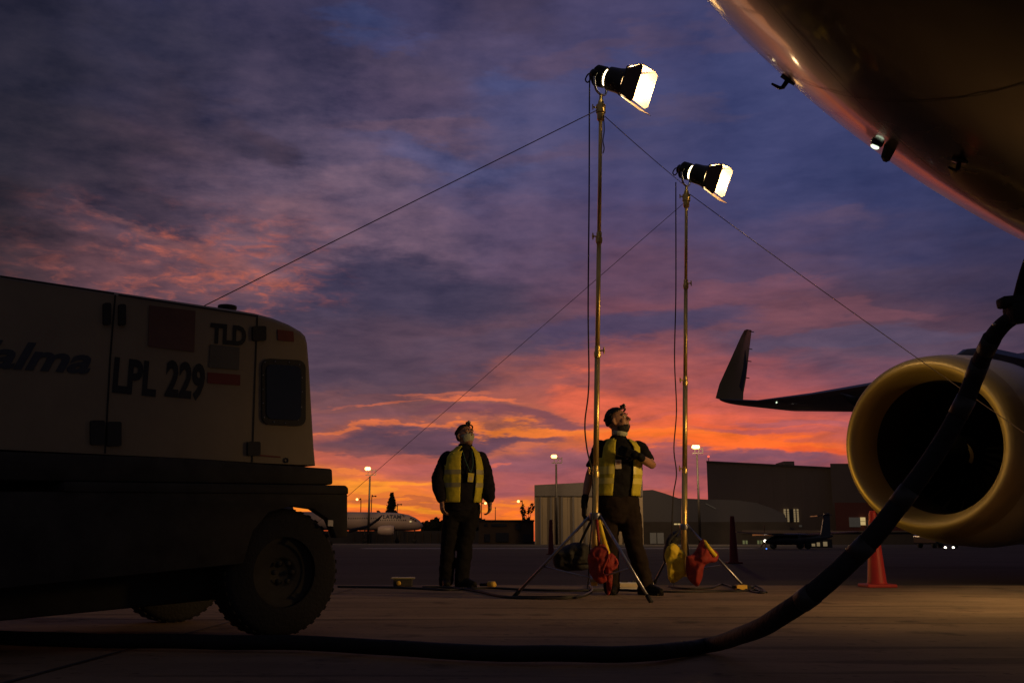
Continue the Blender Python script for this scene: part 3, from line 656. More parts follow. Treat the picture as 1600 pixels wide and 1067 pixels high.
# connectors
def small_box(name, px, py, w_, d_, h_, m, label, cat, extra=None, yaw=0):
    g = G(px, py); t = thing(name, g, label, cat); rot = Matrix.Rotation(yaw, 3, 'Z')
    mb = MB(); mb.box(g+ZZ*(h_/2+.005), (w_, d_, h_), rot); mb.build('casing', m, t, smooth=False, bevel=.006)
    if extra: extra(g, t, rot)
    return t
def plug_x(g, t, rot):
    mb = MB(); mb.tube([g+ZZ*.035+rot@Vector((-.09,0,0)), g+ZZ*.035+rot@Vector((.10,0,0))], .014, 8); mb.build('cable_gland', 'black_rubber', t)
small_box('cable_plug', 1158, 922, .11, .07, .05, 'plugyellow', 'yellow cable connector at the foot of the right tripod leg', 'plug', plug_x, .1)
def strip_x(g, t, rot):
    for k in range(4):
        mb = MB(); mb.box(g+ZZ*.082+rot@Vector((-.15+.1*k, 0, 0)), (.06, .06, .02), rot); mb.build('socket', 'black_rubber', t, smooth=False)
    mb = MB(); mb.box(g+ZZ*.05+rot@Vector((0, -.068, 0)), (.42, .01, .03), rot); mb.build('label_plate', 'badgew', t, smooth=False)
small_box('power_strip', 984, 922, .46, .13, .075, 'white', 'worn power strip on the ground behind the left tripod', 'power strip', strip_x)
def box_x(g, t, rot):
    mb = MB(); mb.box(g+ZZ*.09, (.25, .17, .014), rot); mb.build('lid', 'band', t, smooth=False)
    mb = MB(); mb.lathe(g+ZZ*.04-Vector((.04, .07, 0)), Vector((0,-1,0)), [(0,.001),(0,.024),(.03,.024),(.031,.001)], 12); mb.build('socket', 'plugyellow', t)
small_box('junction_box', 630, 916, .20, .14, .075, 'chassis', 'small dark junction box with yellow socket left of the masked man', 'junction box', box_x)
g = G(768, 918); t = thing('round_plug', g, 'small round plug on the ground right of the masked man', 'plug')
mb = MB(); mb.lathe(g+Vector((-.03,0,.035)), (1,-.6,0), [(0,.001),(0,.033),(.07,.033),(.08,.025),(.081,.001)], 14); mb.build('plug_body', 'plugyellow', t); mb = MB(); mb.tube([g+Vector((-.12,.06,.03)), g+Vector((-.02,0,.035))], .016, 8); mb.build('cable_gland', 'black_rubber', t)
# sandbags
def pillow(name, outline, Yc, th, m, label, cat, grp, tilt=0.0, extra=None, seed=0):
    pts = [P(x, y, Yc+(y-outline[0][1])*tilt) for x, y in outline]; c = sum(pts, Vector())/len(pts)
    t = thing(name, Vector((c.x, c.y, min(p.z for p in pts))), label, cat, grp)
    dense = cat_rom(pts+[pts[0]], 5)[:-1]; n = len(dense); mb = MB(); K = 9
    for sgn in (-1, 1):
        rings = []
        for k in range(K+1):
            u = k/K*.97; rings.append([c+(p-c)*(1-u)+Vector((0, sgn*th*math.sqrt(max(0, 1-(1-u)**2.6)), 0)) for p in dense])
        mb.loft(rings, False); b0 = len(mb.v)-n; mb.f.append(list(range(b0, b0+n)))
    o = mb.build('bag', m, t); me = o.data; me.update()
    bm = bmesh.new(); bm.from_mesh(me); bmesh.ops.remove_doubles(bm, verts=bm.verts, dist=.002); bmesh.ops.recalc_face_normals(bm, faces=bm.faces); bm.to_mesh(me); bm.free()
    for v in me.vertices:
        q = v.co*7+Vector((seed, 0, seed)); w_ = noise.noise(Vector((q.x*1.6, q.y, q.z*.7)))+.6*noise.noise(q*2.2)+.35*noise.noise(q*4.5)
        v.co += Vector((w_*.010, w_*.045, noise.noise(q*1.3)*.012))
    if extra: extra(t, c)
    return t
SG = 'weight bags hung on the tripod legs'
def strap(t, pts, m, r=.012):
    mb = MB(); mb.tube(cat_rom(pts, 6), r, 8); mb.build('strap', m, t)
y1 = 8.75
pillow('weight_bag', [(922,858),(932,853),(944,852),(952,862),(950,878),(944,892),(948,905),(938,912),(928,906),(920,890),(918,872)], y1-.35, .07, 'bagred', 'red weight bag hanging under the taller stand, left of its strap', 'weight bag', SG, seed=1, extra=lambda t, c: strap(t, [P(936,853,y1-.35), P(934,830,y1-.4), P(932,806,8.45)], 'bagred'))
pillow('weight_bag', [(948,862),(958,866),(966,876),(964,886),(956,888),(957,904),(954,925),(949,928),(947,905),(945,885)], y1-.25, .05, 'bagred', 'narrow red bag tail hanging to the ground below the taller stand', 'weight bag', SG, seed=4, extra=lambda t, c: strap(t, [P(950,864,y1-.25), P(944,845,y1-.3), P(934,808,8.47)], 'bagyellow', .02))
pillow('weight_bag', [(864,862),(880,853),(900,848),(918,850),(922,870),(920,888),(900,892),(880,890),(866,886)], 8.9, .12, 'bagblack', 'black weight bag slung left of the red bag', 'weight bag', SG, seed=7, extra=lambda t, c: strap(t, [P(905,852,8.9), P(915,830,8.7), P(928,806,8.47)], 'bagblack'))
pillow('weight_bag', [(1043,852),(1052,849),(1064,856),(1071,864),(1070,878),(1073,895),(1066,902),(1052,911),(1045,905),(1042,885),(1038,868)], 10.35, .08, 'bagyellow', 'bright yellow weight bag on the left leg of the lower stand', 'weight bag', SG, seed=2, extra=lambda t, c: strap(t, [P(1045,856,10.35), P(1046,845,10.35), P(1060,830,10.5)], 'bagblack'))
pillow('weight_bag', [(1072,870),(1085,862),(1092,848),(1099,842),(1108,852),(1122,864),(1120,876),(1108,880),(1100,886),(1096,905),(1090,915),(1078,908),(1072,895)], 10.2, .08, 'bagred', 'large red weight bag on the right leg of the lower stand', 'weight bag', SG, seed=3, extra=lambda t, c: strap(t, [P(1100,846,10.2), P(1108,856,10.12), P(1118,868,10.14)], 'bagyellow', .022))
pillow('weight_bag', [(1050,832),(1060,828),(1066,838),(1060,850),(1048,862),(1040,880),(1036,866),(1040,846)], 10.9, .08, 'bagblack', 'black weight bag behind the yellow bag', 'weight bag', SG, seed=9)
# ------------------------------------------------------------------ traffic cones
def cone(g, h, label, bands=True, slim=1.0, m='orange'):
    t = thing('traffic_cone', g, label, 'traffic cone', 'traffic cones on the apron')
    mb = MB(); b = .15*slim*h/.76
    mb.box(g+ZZ*.018, (b*2, b*2, .036)); mb.build('cone_base', m, t, smooth=False, bevel=.012)
    mb = MB(); r0 = .092*slim*h/.76; r1 = .035*h/.76
    mb.lathe(g, ZZ, [(.034, r0*1.12), (.06, r0), (h*.97, r1), (h, r1*.8), (h, .001)], 28); mb.build('cone_body', m, t)
    if bands:
        mb = MB(); z0, z1 = h*.56, h*.68; rr_ = lambda z: r0+(r1-r0)*(z-.06)/(h*.97-.06)+.003
        mb.lathe(g, ZZ, [(z0, rr_(z0)), (z1, rr_(z1))], 28); mb.build('reflective_collar', 'coneband', t)
    return t
cone(G(1371, 917), .80, 'large orange cone in front of the engine')
cone(G(1147, 880), 1.02, 'slim dull red cone behind the red bag', False, .8, 'oranged')
cone(G(861, 866), 1.25, 'farthest slim cone left of the taller tripod', False, .7, 'oranged')
# ------------------------------------------------------------------ black supply cable hanging from the nose
hp = [P(1612, 395, 2.25), P(1598, 432, 2.25), P(1590, 470, 2.3)]
conn = thing('ground_power_cable', G(1100, 1008), 'thick black power cable sweeping from the nose down to the tarmac', 'power cable')
mb = MB(); mb.tube(cat_rom([P(1640, 330, 2.6), P(1606, 412, 2.65), P(1590, 468, 2.7)], 6), [.014]*13, 12); mb.build('upper_cable', 'hose', conn)
mb = MB(); hs = cat_rom([P(1588, 492, 2.7), P(1566, 508, 2.75), P(1548, 532, 2.8), P(1530, 572, 2.9), P(1504, 635, 2.95), P(1458, 715, 3.0), P(1402, 790, 3.05), P(1345, 858, 3.1), P(1253, 940, 3.2), P(1180, 984, 3.6), G(1110, 1006, .045), G(1020, 1019, .045), G(900, 1021, .045), G(760, 1019, .045), G(620, 1012, .045), G(480, 1004, .045), G(300, 1002, .045), G(100, 999, .045), G(-160, 990, .045)], 10)
hs = [p+Vector((noise.noise(p*4), noise.noise(p*4+Vector((9,0,0))), noise.noise(p*4+Vector((0,9,0)))))*.0045 for p in hs]
mb.tube(hs, [.021+.011*min(1, i/75) for i in range(len(hs))], 16); mb.build('cable', 'hose', conn)
for k_ in (22, 31, 40, 58, 70, 79):
    if k_+1 < len(hs): mb = MB(); q_ = hs[k_]; d_ = (hs[k_+1]-q_).normalized(); mb.tube([q_-d_*.03, q_+d_*.03], (.021+.011*min(1, k_/75))+.0018, 16); mb.build('tape_band', 'tape', conn)
c = P(1588, 486, 2.7); mb = MB(); mb.box(c+Vector((.05, 0, .0)), (.15, .07, .055), Matrix.Rotation(R(-8), 3, 'Y')); mb.build('connector', 'hose', conn, smooth=True, auto=R(30), bevel=.012)
mb = MB(); mb.box(c+Vector((-.01, 0, .026)), (.07, .05, .03), Matrix.Rotation(R(-5), 3, 'Y')); mb.build('strap_buckle', 'hose', conn, bevel=.008)
mb = MB(); mb.tube([P(1552, 508, 2.71), P(1556, 505, 2.71)], .005, 6); mb.build('buckle_pin', 'steel', conn)
# ------------------------------------------------------------------ ground power cart
TA = R(48.0); TL = Vector((-math.sin(TA), -math.cos(TA), 0)); TW = Vector((-math.cos(TA), math.sin(TA), 0))
TO = P(497, 728, 5.35); TO = Vector((TO.x, TO.y, 0)); TN = -TW
cart = thing('ground_power_unit', TO+TL*1.2+TW*.7, 'cream wheeled power cart lettered LPL 229 and TLD at far left', 'power cart')
def S(px, py, off=0.0): return onplane(px, py, TO-TW*off, TN)
DEP = 1.5
topl = [(497, 727), (494.5, 700), (491, 640), (487, 570), (484, 535), (481, 524), (474, 517), (455, 506), (430, 496), (402, 488.5), (370, 483), (300, 472.5), (150, 450), (0, 427.5), (-500, 352)]
botl = [(-500, 660), (0, 702), (300, 716), (420, 724)]
mb = MB(); poly = [S(*p) for p in topl+botl]
# shell with rounded long edges: stacked outlines inset towards the rear
rings = []
cen = sum(poly, Vector())/len(poly)
for off, ins in ((0, .03), (.008, .014), (.03, .0), (.2, 0), (DEP-.03, 0), (DEP, .02)):
    rings.append([p+TW*off+(TL*(ins if (p-TO).dot(TL) < .5 else 0))-ZZ*(ins if p.z > 1.0 else 0) for p in poly])
mb.loft(rings); shell = mb.build('body_shell', 'truck', cart, auto=R(35))
def panel(pxs, m, name, par, th=.004, off=.002):
    mb = MB(); q = [S(x, y, off) for x, y in pxs]; mb.prism(q, -TW*th); return mb.build(name, m, par, smooth=False)
def strip(pxs, m, name, par, wd=.007):
    mb = MB()
    for (a, b) in zip(pxs[:-1], pxs[1:]):
        A_, B_ = S(*a, .001), S(*b, .001); d = (B_-A_).normalized(); q = d.cross(TW)*wd/2; mb.prism([A_-q, B_-q, B_+q, A_+q], -TW*.003)
    return mb.build(name, m, par, smooth=False)
strip([(180, 461), (172, 560), (164, 708)], 'seam', 'door_seam', shell)
strip([(402, 493), (398, 600), (394, 722)], 'seam', 'door_seam', shell)
strip([(185, 461), (401, 494)], 'seam', 'door_seam', shell)
strip([(0, 432), (178, 459)], 'seam', 'door_seam', shell)
# window with rivets
def rrect(x0, y0, x1, y1, r=10, sk=0.0):
    out = []
    for cx, cy, a0 in ((x1-r, y0+r, -90), (x1-r, y1-r, 0), (x0+r, y1-r, 90), (x0+r, y0+r, 180)):
        for k in range(5):
            a = R(a0+90*k/4); x = cx+r*math.cos(a); y = cy+r*math.sin(a); out.append((x, y+(x-x0)*sk))
    return out
wf = panel(rrect(408, 560, 476, 663, 12, .05), 'trucktrim', 'rear_window', shell, .012, .0)
panel(rrect(416, 569, 470, 654, 9, .05), 'glassdark', 'window_pane', wf, .004, .0125)
mb = MB()
for x, y in ((414, 566), (430, 565), (452, 566), (468, 570), (472, 590), (472, 612), (471, 636), (466, 656), (446, 661), (428, 659), (413, 652), (411, 630), (411, 608), (411, 586)): mb.ell(S(x, y, .014), (.004, .004, .004), None, 6, 4)
mb.build('window_screw', 'steel', wf)
for x, y, w_, h_ in ((160, 474, 12, 34), (184, 476, 11, 33), (140, 657, 22, 38), (166, 659, 22, 38), (393, 510, 21, 23), (385, 690, 20, 22)):
    panel(rrect(x, y, x+w_, y+h_, 3), 'trucktrim', 'hinge', shell, .016, .0)
panel([(433, 515), (458, 518), (459, 534), (434, 532)], 'decalred', 'red_sticker', shell)
panel([(233, 477), (305, 486), (303, 550), (231, 541)], 'decalred2', 'faded_panel', shell) if 'decalred2' in M else panel([(233, 477), (305, 486), (303, 550), (231, 541)], 'truck', 'access_panel', shell)
panel([(328, 538), (374, 543), (373, 578), (326, 574)], 'decalgrey', 'notice_plate', shell) if 'decalgrey' in M else None
def stext(s, x0, y0, x1, y1, h_px, m, bold, shear=0):
    a = S(x0, y0, .003); b = S(x1, y1, .003); xd = (b-a); up_ = (S(x0, y0-h_px, .003)-a); h = up_.length
    o, wd = text('lettering', s, a, xd, ZZ, h, m, shell, bold, 1.0, shear, .001)
    # squeeze to the width measured in the picture
    k = xd.length/wd; off = a-wloc(shell); xd = xd.normalized()
    for v in o.data.vertices:
        d = (v.co-off).dot(xd); v.co += xd*d*(k-1)
    return o
stext('LPL', 175, 613, 243, 620, 56, 'decal', .035); stext('229', 257, 621, 318, 627, 60, 'decal', .035)
stext('TLD', 328, 536, 384, 541, 32, 'decal', .04)
stext('Talma', -62, 572, 141, 585, 46, 'decalblue', .03, .3)
g_ = S(447, 719, .003); mb = MB(); mb.lathe(g_, -TW, [(0,.014),(.003,.014),(.003,.009),(0,.009)], 20); mb.build('round_emblem', 'decal', shell)
strip([(403, 711), (438, 714)], 'decalred', 'sticker_line', shell, .008)
# chassis and bumper
def cpx(pxs, m, name, par, off, dep, bev=.012):
    mb = MB(); mb.prism([S(x, y, off) for x, y in pxs], TW*dep); return mb.build(name, m, par, smooth=True, auto=R(30), bevel=bev)
ch = cpx([(-400, 690), (300, 716), (420, 725), (520, 732), (521, 757), (-400, 745)], 'chassis', 'chassis', cart, .03, DEP+.05)
cpx([(100, 752), (541, 758), (545, 762), (545, 772), (100, 768)], 'chassis', 'bumper', cart, .06, DEP+.1, .008)
cpx([(-400, 768), (100, 768), (543, 772), (543, 838), (526, 840), (515, 812), (490, 795), (455, 790), (420, 800), (395, 830), (380, 880), (-400, 960)], 'chassis', 'side_skirt', cart, .05, .06, .004)
cpx([(-400, 850), (355, 850), (355, 935), (-400, 1010)], 'chassis', 'underbody_shade_box', cart, -.30, DEP-.65, .02)  # added dark box, fills the black shade under the cart and hides a wheel
strip([(324, 590), (375, 594)], 'decalred', 'red_label', shell, .055)
cpx([(-400, 800), (380, 800), (380, 870), (-400, 930)], 'chassis', 'axle_frame', cart, -.15, DEP-.4, .004)
panel([(512, 812), (520, 812.5), (520, 822), (512, 821.5)], 'steel', 'number_plate', ch, .003, .062)
mb = MB(); mb.lathe(S(355, 484, -.2)+ZZ*.005, ZZ, [(0,.001),(0,.05),(.015,.05),(.02,.03),(.021,.001)], 16); mb.build('roof_cap', 'trucktrim', shell)
# wheels
def wheel(c, r, wd):
    mb = MB(); mb.lathe(c-TW*wd/2, TW, [(0,r*.55),(0,r*.9),(.02,r*.98),(.05,r),(wd-.05,r),(wd-.02,r*.98),(wd,r*.9),(wd,r*.55),(0,r*.55)], 48)
    for k in range(40):
        a = 2*math.pi*k/40; v = TL*math.cos(a)+ZZ*math.sin(a); mb.box(c+v*(r-.002), (.020, wd*.80, .006), Matrix((v.cross(TW), TW, v)).transposed())
    t = mb.build('wheel', 'black_rubber', cart, auto=R(40))
    mb = MB(); mb.lathe(c-TW*(wd/2-.02), TW, [(.03,.001),(.03,r*.22),(0,r*.25),(.05,r*.45),(.0,r*.54),(.02,r*.56)], 32); rm = mb.build('rim', 'chassis', t)
    for k in range(6):
        mb = MB(); a = 2*math.pi*k/6; mb.lathe(c-TW*(wd/2-.03)+(TL*math.cos(a)+ZZ*math.sin(a))*r*.16, -TW, [(0,.012),(.02,.012),(.02,.001)], 8)
        mb.build('wheel_nut', 'chassis', rm)
wc = onplane(430, 893, TO+TW*.08, TN); rw = wc.z-.004
wheel(wc, rw, .2); wheel(wc+TW*(DEP-.25), rw, .2); wheel(wc+TL*2.6, rw, .2)
# ------------------------------------------------------------------ people
def hand(mb, wrist, d, n, size=1.0, curl=.35, thumb=1):
    """wrist point, d = pointing direction, n = palm normal"""
    d = Vector(d).normalized(); n = Vector(n); n = (n-d*n.dot(d)).normalized(); s_ = d.cross(n)
    k = size
    mb.tube([wrist-d*.02*k, wrist+d*.02*k], [.026*k, .028*k], 10, round_=True)
    for o_ in (-.024, -.008, .008, .024): mb.tube([wrist+d*.01*k+s_*o_*.7*k, wrist+d*.085*k+s_*o_*k], [.017*k, .014*k], 8, round_=True)
    for i, (o_, ln) in enumerate(((-.030, .062), (-.010, .078), (.011, .084), (.031, .072))):
        b = wrist+d*.088*k+s_*o_*k; a = curl; p = [b]; dd = d
        for j, seg in enumerate((.45, .32, .23)):
            dd = (d*math.cos(a)+n*math.sin(a)).normalized(); p.append(p[-1]+dd*ln*seg*k); a += curl*1.1
        mb.tube(p, [.0095*k, .009*k, .0085*k, .0075*k], 8, round_=True)
    tb = wrist+d*.03*k+s_*.03*thumb*k
    mb.tube([tb, tb+(d*.6+s_*.7*thumb+n*.3).normalized()*.035*k, tb+(d*.6+s_*.7*thumb+n*.3).normalized()*.035*k+(d*.9+s_*.2*thumb+n*.4).normalized()*.03*k], [.013*k, .011*k, .009*k], 8, round_=True)
def head_rot(face):
    f = Vector(face).normalized(); r_ = f.cross(ZZ).normalized(); u = r_.cross(f); return Matrix((r_, f, u)).transposed()
def head_mesh(mb, c, Rm, k=1.0):
    L = lambda x, y, z: c+Rm@(Vector((x, y, z))*k)
    mb.ell(L(0, -.012, .028), (.074*k, .095*k, .098*k), Rm, 18, 12)
    mb.ell(L(0, .02, -.03), (.060*k, .068*k, .075*k), Rm, 16, 10)
    mb.ell(L(0, .045, -.078), (.036*k, .038*k, .032*k), Rm)
    mb.ell(L(.035, .052, -.015), (.026*k, .026*k, .026*k), Rm); mb.ell(L(-.035, .052, -.015), (.026*k, .026*k, .026*k), Rm)
    mb.tube([L(-.045, .072, .036), L(0, .084, .032), L(.045, .072, .036)], .012*k, 8, round_=True)
    mb.tube([L(0, .083, .028), L(0, .100, .0), L(0, .106, -.014)], [.008*k, .011*k, .015*k], 8, round_=True)
    mb.ell(L(.012, .092, -.018), (.010*k, .012*k, .009*k), Rm, 8, 6); mb.ell(L(-.012, .092, -.018), (.010*k, .012*k, .009*k), Rm, 8, 6)
    mb.tube([L(-.022, .076, -.042), L(0, .088, -.040), L(.022, .076, -.042)], .008*k, 8, round_=True)
    mb.tube([L(-.018, .074, -.054), L(0, .085, -.054), L(.018, .074, -.054)], .009*k, 8, round_=True)
    for s_ in (-1, 1): mb.tube([L(s_*.076, -.012, .020), L(s_*.084, -.018, .006), L(s_*.077, -.012, -.022)], [.012*k, .015*k, .010*k], 8, round_=True)
    return L
def shell_patch(c, Rm, rx, ry, rz, cond, m, name, par, nu=40, nv=26, jit=0):
    mb = MB(); vs = []; idx = {}; fs = []
    for i in range(nv+1):
        ph = -math.pi/2+math.pi*i/nv
        for j in range(nu):
            a = 2*math.pi*j/nu; v = Vector((math.cos(ph)*math.cos(a), math.cos(ph)*math.sin(a), math.sin(ph)))
            vs.append(v)
    def ok(v): return cond(v)
    for i in range(nv):
        for j in range(nu):
            q = (i*nu+j, i*nu+(j+1) % nu, (i+1)*nu+(j+1) % nu, (i+1)*nu+j)
            if all(ok(vs[t]) for t in q): fs.append(q)
    used = sorted({t for f in fs for t in f}); mp = {t: i for i, t in enumerate(used)}
    out = []
    for t in used:
        v = vs[t]; g = 1+(jit*noise.noise(v*9) if jit else 0); out.append(c+Rm@Vector((v.x*rx*g, v.y*ry*g, v.z*rz*g)))
    mb.add(out, [tuple(mp[t] for t in f) for f in fs]); o = mb.build(name, m, par)
    sm = o.modifiers.new('solid', 'SOLIDIFY'); sm.thickness = .004; sm.offset = 1
    bpy.context.view_layer.update(); me = bpy.data.meshes.new_from_object(o.evaluated_get(bpy.context.evaluated_depsgraph_get())); o.modifiers.clear(); o.data = me
    return o
def ering(c, rx, ry, yaw, n=36):
    f = Vector((math.sin(yaw), -math.cos(yaw), 0)); s_ = Vector((math.cos(yaw), math.sin(yaw), 0))
    return [c+f*ry*math.cos(a)+s_*rx*math.sin(a) for a in [2*math.pi*j/n for j in range(n)]]
def torso_rings(spec, Y0, yaw, grow=0.0):
    out = []
    for (py, cx, rxp, ry) in spec:
        c = P(cx, py, Y0); k = (c-CAM).dot(FW)/FPX; out.append((c, rxp*k+grow, ry+grow))
    return out
def vest(t, spec, Y0, yaw, open_a, arm_py, top_py, bands, bandm, hem_shift=0, grow=.016):
    """waistcoat shell that follows the torso rings, open at the front; angle 0 = front"""
    rg = torso_rings(spec, Y0, yaw, grow); n = 60; rows = []
    # refine rows
    fine = []
    for i in range(len(rg)-1):
        for k in range(4):
            u = k/4; fine.append((rg[i][0].lerp(rg[i+1][0], u), rg[i][1]*(1-u)+rg[i+1][1]*u, rg[i][2]*(1-u)+rg[i+1][2]*u))
    fine.append(rg[-1]); zarm = P(spec[0][1], arm_py, Y0).z; ztop = P(spec[0][1], top_py, Y0).z
    mb = MB(); vs = []; fs = []; f = Vector((math.sin(yaw), -math.cos(yaw), 0)); s_ = Vector((math.cos(yaw), math.sin(yaw), 0))
    def pt(c, rx, ry, a, ex=0):
        w_ = 1+.05*noise.noise(Vector((a*3, c.z*7, 0)))+.035*noise.noise(Vector((a*7, c.z*4+a*2, 5)))
        return c+f*(ry*w_+ex)*math.cos(a)+s_*(rx*w_+ex)*math.sin(a)
    for c, rx, ry in fine:
        for j in range(n): vs.append(pt(c, rx, ry, 2*math.pi*j/n))
    def inc(row, j):
        a = (2*math.pi*(j+.5)/n+math.pi) % (2*math.pi)-math.pi; z = (fine[row][0].z+fine[row+1][0].z)/2
        lo, hi_ = open_a(z, ztop)
        if lo < a < hi_: return False
        if zarm < z < ztop and R(62) < abs(a) < R(118): return False
        return True
    for i in range(len(fine)-1):
        for j in range(n):
            if inc(i, j): k = (j+1) % n; fs.append((i*n+j, i*n+k, (i+1)*n+k, (i+1)*n+j))
    mb.add(vs, fs); o = mb.build('safety_vest', 'vest', t)
    bm = bmesh.new(); bm.from_mesh(o.data); bmesh.ops.delete(bm, geom=[v for v in bm.verts if not v.link_faces], context='VERTS'); bm.to_mesh(o.data); bm.free()
    sm = o.modifiers.new('solid', 'SOLIDIFY'); sm.thickness = .006; sm.offset = 1
    bpy.context.view_layer.update(); me = bpy.data.meshes.new_from_object(o.evaluated_get(bpy.context.evaluated_depsgraph_get())); o.modifiers.clear(); o.data = me
    for (y0, y1), bmn in zip(bands, bandm):
        mb = MB(); A_ = []
        for py in (y0, y1):
            z = P(spec[0][1], py, Y0).z
            for i in range(len(fine)-1):
                if fine[i][0].z <= z <= fine[i+1][0].z: break
            u = (z-fine[i][0].z)/(fine[i+1][0].z-fine[i][0].z); A_.append((i, fine[i][0].lerp(fine[i+1][0], u), fine[i][1]*(1-u)+fine[i+1][1]*u, fine[i][2]*(1-u)+fine[i+1][2]*u))
        vv = [pt(c, rx, ry, 2*math.pi*j/n, .009) for i, c, rx, ry in A_ for j in range(n)]
        ff = [(j, (j+1) % n, n+(j+1) % n, n+j) for j in range(n) if inc(A_[0][0], j) and inc(A_[1][0] if A_[1][0] < len(fine)-1 else A_[0][0], j)]
        mb.add(vv, ff); q = mb.build('reflective_band', bmn, o)
        bm = bmesh.new(); bm.from_mesh(q.data); bmesh.ops.delete(bm, geom=[v for v in bm.verts if not v.link_faces], context='VERTS'); bm.to_mesh(q.data); bm.free()
    return o
def foot(mb, ank, d, k=1.0):
    d = Vector(d).normalized(); a = Vector((ank.x, ank.y, .055*k))
    mb.tube([a-d*.05*k-ZZ*.012, a+d*.03*k, a+d*.12*k-ZZ*.015, a+d*.17*k-ZZ*.02], [.042*k, .045*k, .040*k, .030*k], 10, round_=True)
    mb.tube([a, a+ZZ*.10], [.045*k, .05*k], 10, round_=True)
    mb.box(Vector((a.x, a.y, .014))+d*.06, (.085, .27, .02), Matrix.Rotation(math.atan2(d.y, d.x)-math.pi/2, 3, 'Z'))
def headlamp(t, L, Rm, c, k=1.0, side=0.0):
    mb = MB(); pts = [c+Rm@Vector((.084*k*math.cos(a), -.012+.106*k*math.sin(a), .072*k+.022*math.sin(a))) for a in [2*math.pi*j/30 for j in range(31)]]
    mb.tube(pts, .009, 6); o = mb.build('headlamp_strap', 'black_rubber', t)
    mb = MB(); mb.box(L(side, .070, .120), (.046, .030, .030), Rm); mb.lathe(L(side, .082, .122), Rm@Vector((0, 1, .2)), [(0,.018),(.018,.02),(.018,.001)], 12); o = mb.build('headlamp', 'blackmetal', t, bevel=.004)
    mb = MB(); mb.ell(L(side, .101, .126), (.012, .006, .012), Rm); mb.build('headlamp_lens', 'eye', o)
def eyes(t, L, Rm, k=1.0):
    for s_ in (-1, 1):
        mb = MB(); mb.ell(L(s_*.030, .074, .018), (.013*k, .011*k, .010*k), Rm); e = mb.build('eye', 'eye', t)
        mb = MB(); mb.ell(L(s_*.030+.002, .0835, .020), (.006*k, .003*k, .006*k), Rm, 8, 6); mb.build('iris', 'iris', e)
def brows(t, L, k=1.0):
    for s_ in (-1, 1):
        mb = MB(); mb.tube([L(s_*.014, .096, .040), L(s_*.030, .093, .046), L(s_*.046, .080, .040)], [.004, .005, .003], 6); mb.build('eyebrow', 'hair', t)
# --- man with mask
Y0 = 10.9
p1 = thing('person', Vector((P(712, 915, Y0).x, Y0, 0)), 'masked person in dark jacket and open yellow vest, arms hanging', 'person')
yaw1 = R(10)
spec1 = [(798, 721, 26, .135), (785, 722, 28, .15), (770, 723, 30, .155), (748, 724, 31, .155), (728, 724, 31, .15), (716, 724, 29, .14), (709, 725, 24, .12), (703, 726, 15, .09), (698, 726.5, 10.5, .075)]
J1 = dict(shL=P(699, 716, Y0), elL=P(686, 748, Y0-.03), wrL=P(690, 780, Y0-.10), shR=P(750, 716, Y0+.02), elR=P(759.5, 750, Y0+.05), wrR=P(765, 781, Y0-.04), hipL=P(708, 795, Y0), hipR=P(737, 795, Y0), knL=P(700, 850, Y0-.03), knR=P(727, 850, Y0-.03), anL=P(697, 903, Y0), anR=P(722, 903, Y0-.05))
hc1 = P(727.5, 682, Y0-.02); f1 = (.62, -.72, .26); Rm1 = head_rot(f1)
def make_body(J, spec, Y0, yaw, hc, Rm, hl, hr, t, kl=.8):
    mb = MB(); rg = torso_rings(spec, Y0, yaw, -.02); mb.loft([ering(c, rx, ry, yaw, 24) for c, rx, ry in rg])
    L = head_mesh(mb, hc, Rm, 1.06)
    mb.tube([rg[-1][0]-ZZ*.05, hc+Rm@Vector((0, -.03, -.06))], [.062, .056], 12, round_=True)
    for a, b, c, h in (('shL', 'elL', 'wrL', hl), ('shR', 'elR', 'wrR', hr)):
        mb.tube([J[a], J[a].lerp(J[b], .4), J[b], J[b].lerp(J[c], .35), J[c]], [.052, .046, .038, .040, .026], 12, round_=True)
        hand(mb, J[c]+(Vector(h[0]).normalized())*.02, *h)
    for a, b, c in (('hipL', 'knL', 'anL'), ('hipR', 'knR', 'anR')):
        mb.tube([J[a], J[a].lerp(J[b], .5), J[b], J[b].lerp(J[c], .35), J[c], Vector((J[c].x, J[c].y, .06))], [.085, .072, .055, .054, .038, .036], 12, round_=True)
        mb.tube([Vector((J[c].x, J[c].y, .06)), Vector((J[c].x+.01, J[c].y-.03, .05))], [.034, .028], 10, round_=True)
    o = mb.build('body', 'skin', t); freeze(o, .0065, 2); return o, L
bo1, L1h = make_body(J1, spec1, Y0, yaw1, hc1, Rm1, ((.10, -.25, -1), (.8, .5, 0), 1.0, .4, -1), ((.03, -.12, -1), (-.7, -.3, 0), 1.0, .5, -1), p1)
mb = MB(); mb.loft([ering(c, rx, ry, yaw1, 28) for c, rx, ry in torso_rings(spec1, Y0, yaw1, 0)])
for a, b, c in (('shL', 'elL', 'wrL'), ('shR', 'elR', 'wrR')):
    A_, B_, D_ = J1[a], J1[b], J1[c]; mb.tube([A_, A_.lerp(B_, .5), B_, B_.lerp(D_, .5), D_+(B_-D_)*.1, D_+(B_-D_)*.02], [.082, .092, .088, .080, .066, .052], 14, round_=True)
cc = P(726.5, 700, Y0); mb.tube([cc-ZZ*.02, cc+ZZ*.045], [.088, .078], 20)
jk = mb.build('jacket', 'jacket', p1); freeze(jk, .011, 3, .012, 9)
mb = MB(); hp_ = P(722, 794, Y0); mb.loft([ering(P(722, y, Y0), rx*.0069, ry, yaw1, 24) for y, rx, ry in ((815, 17, .10), (806, 24, .13), (790, 26, .14), (778, 25, .135))])
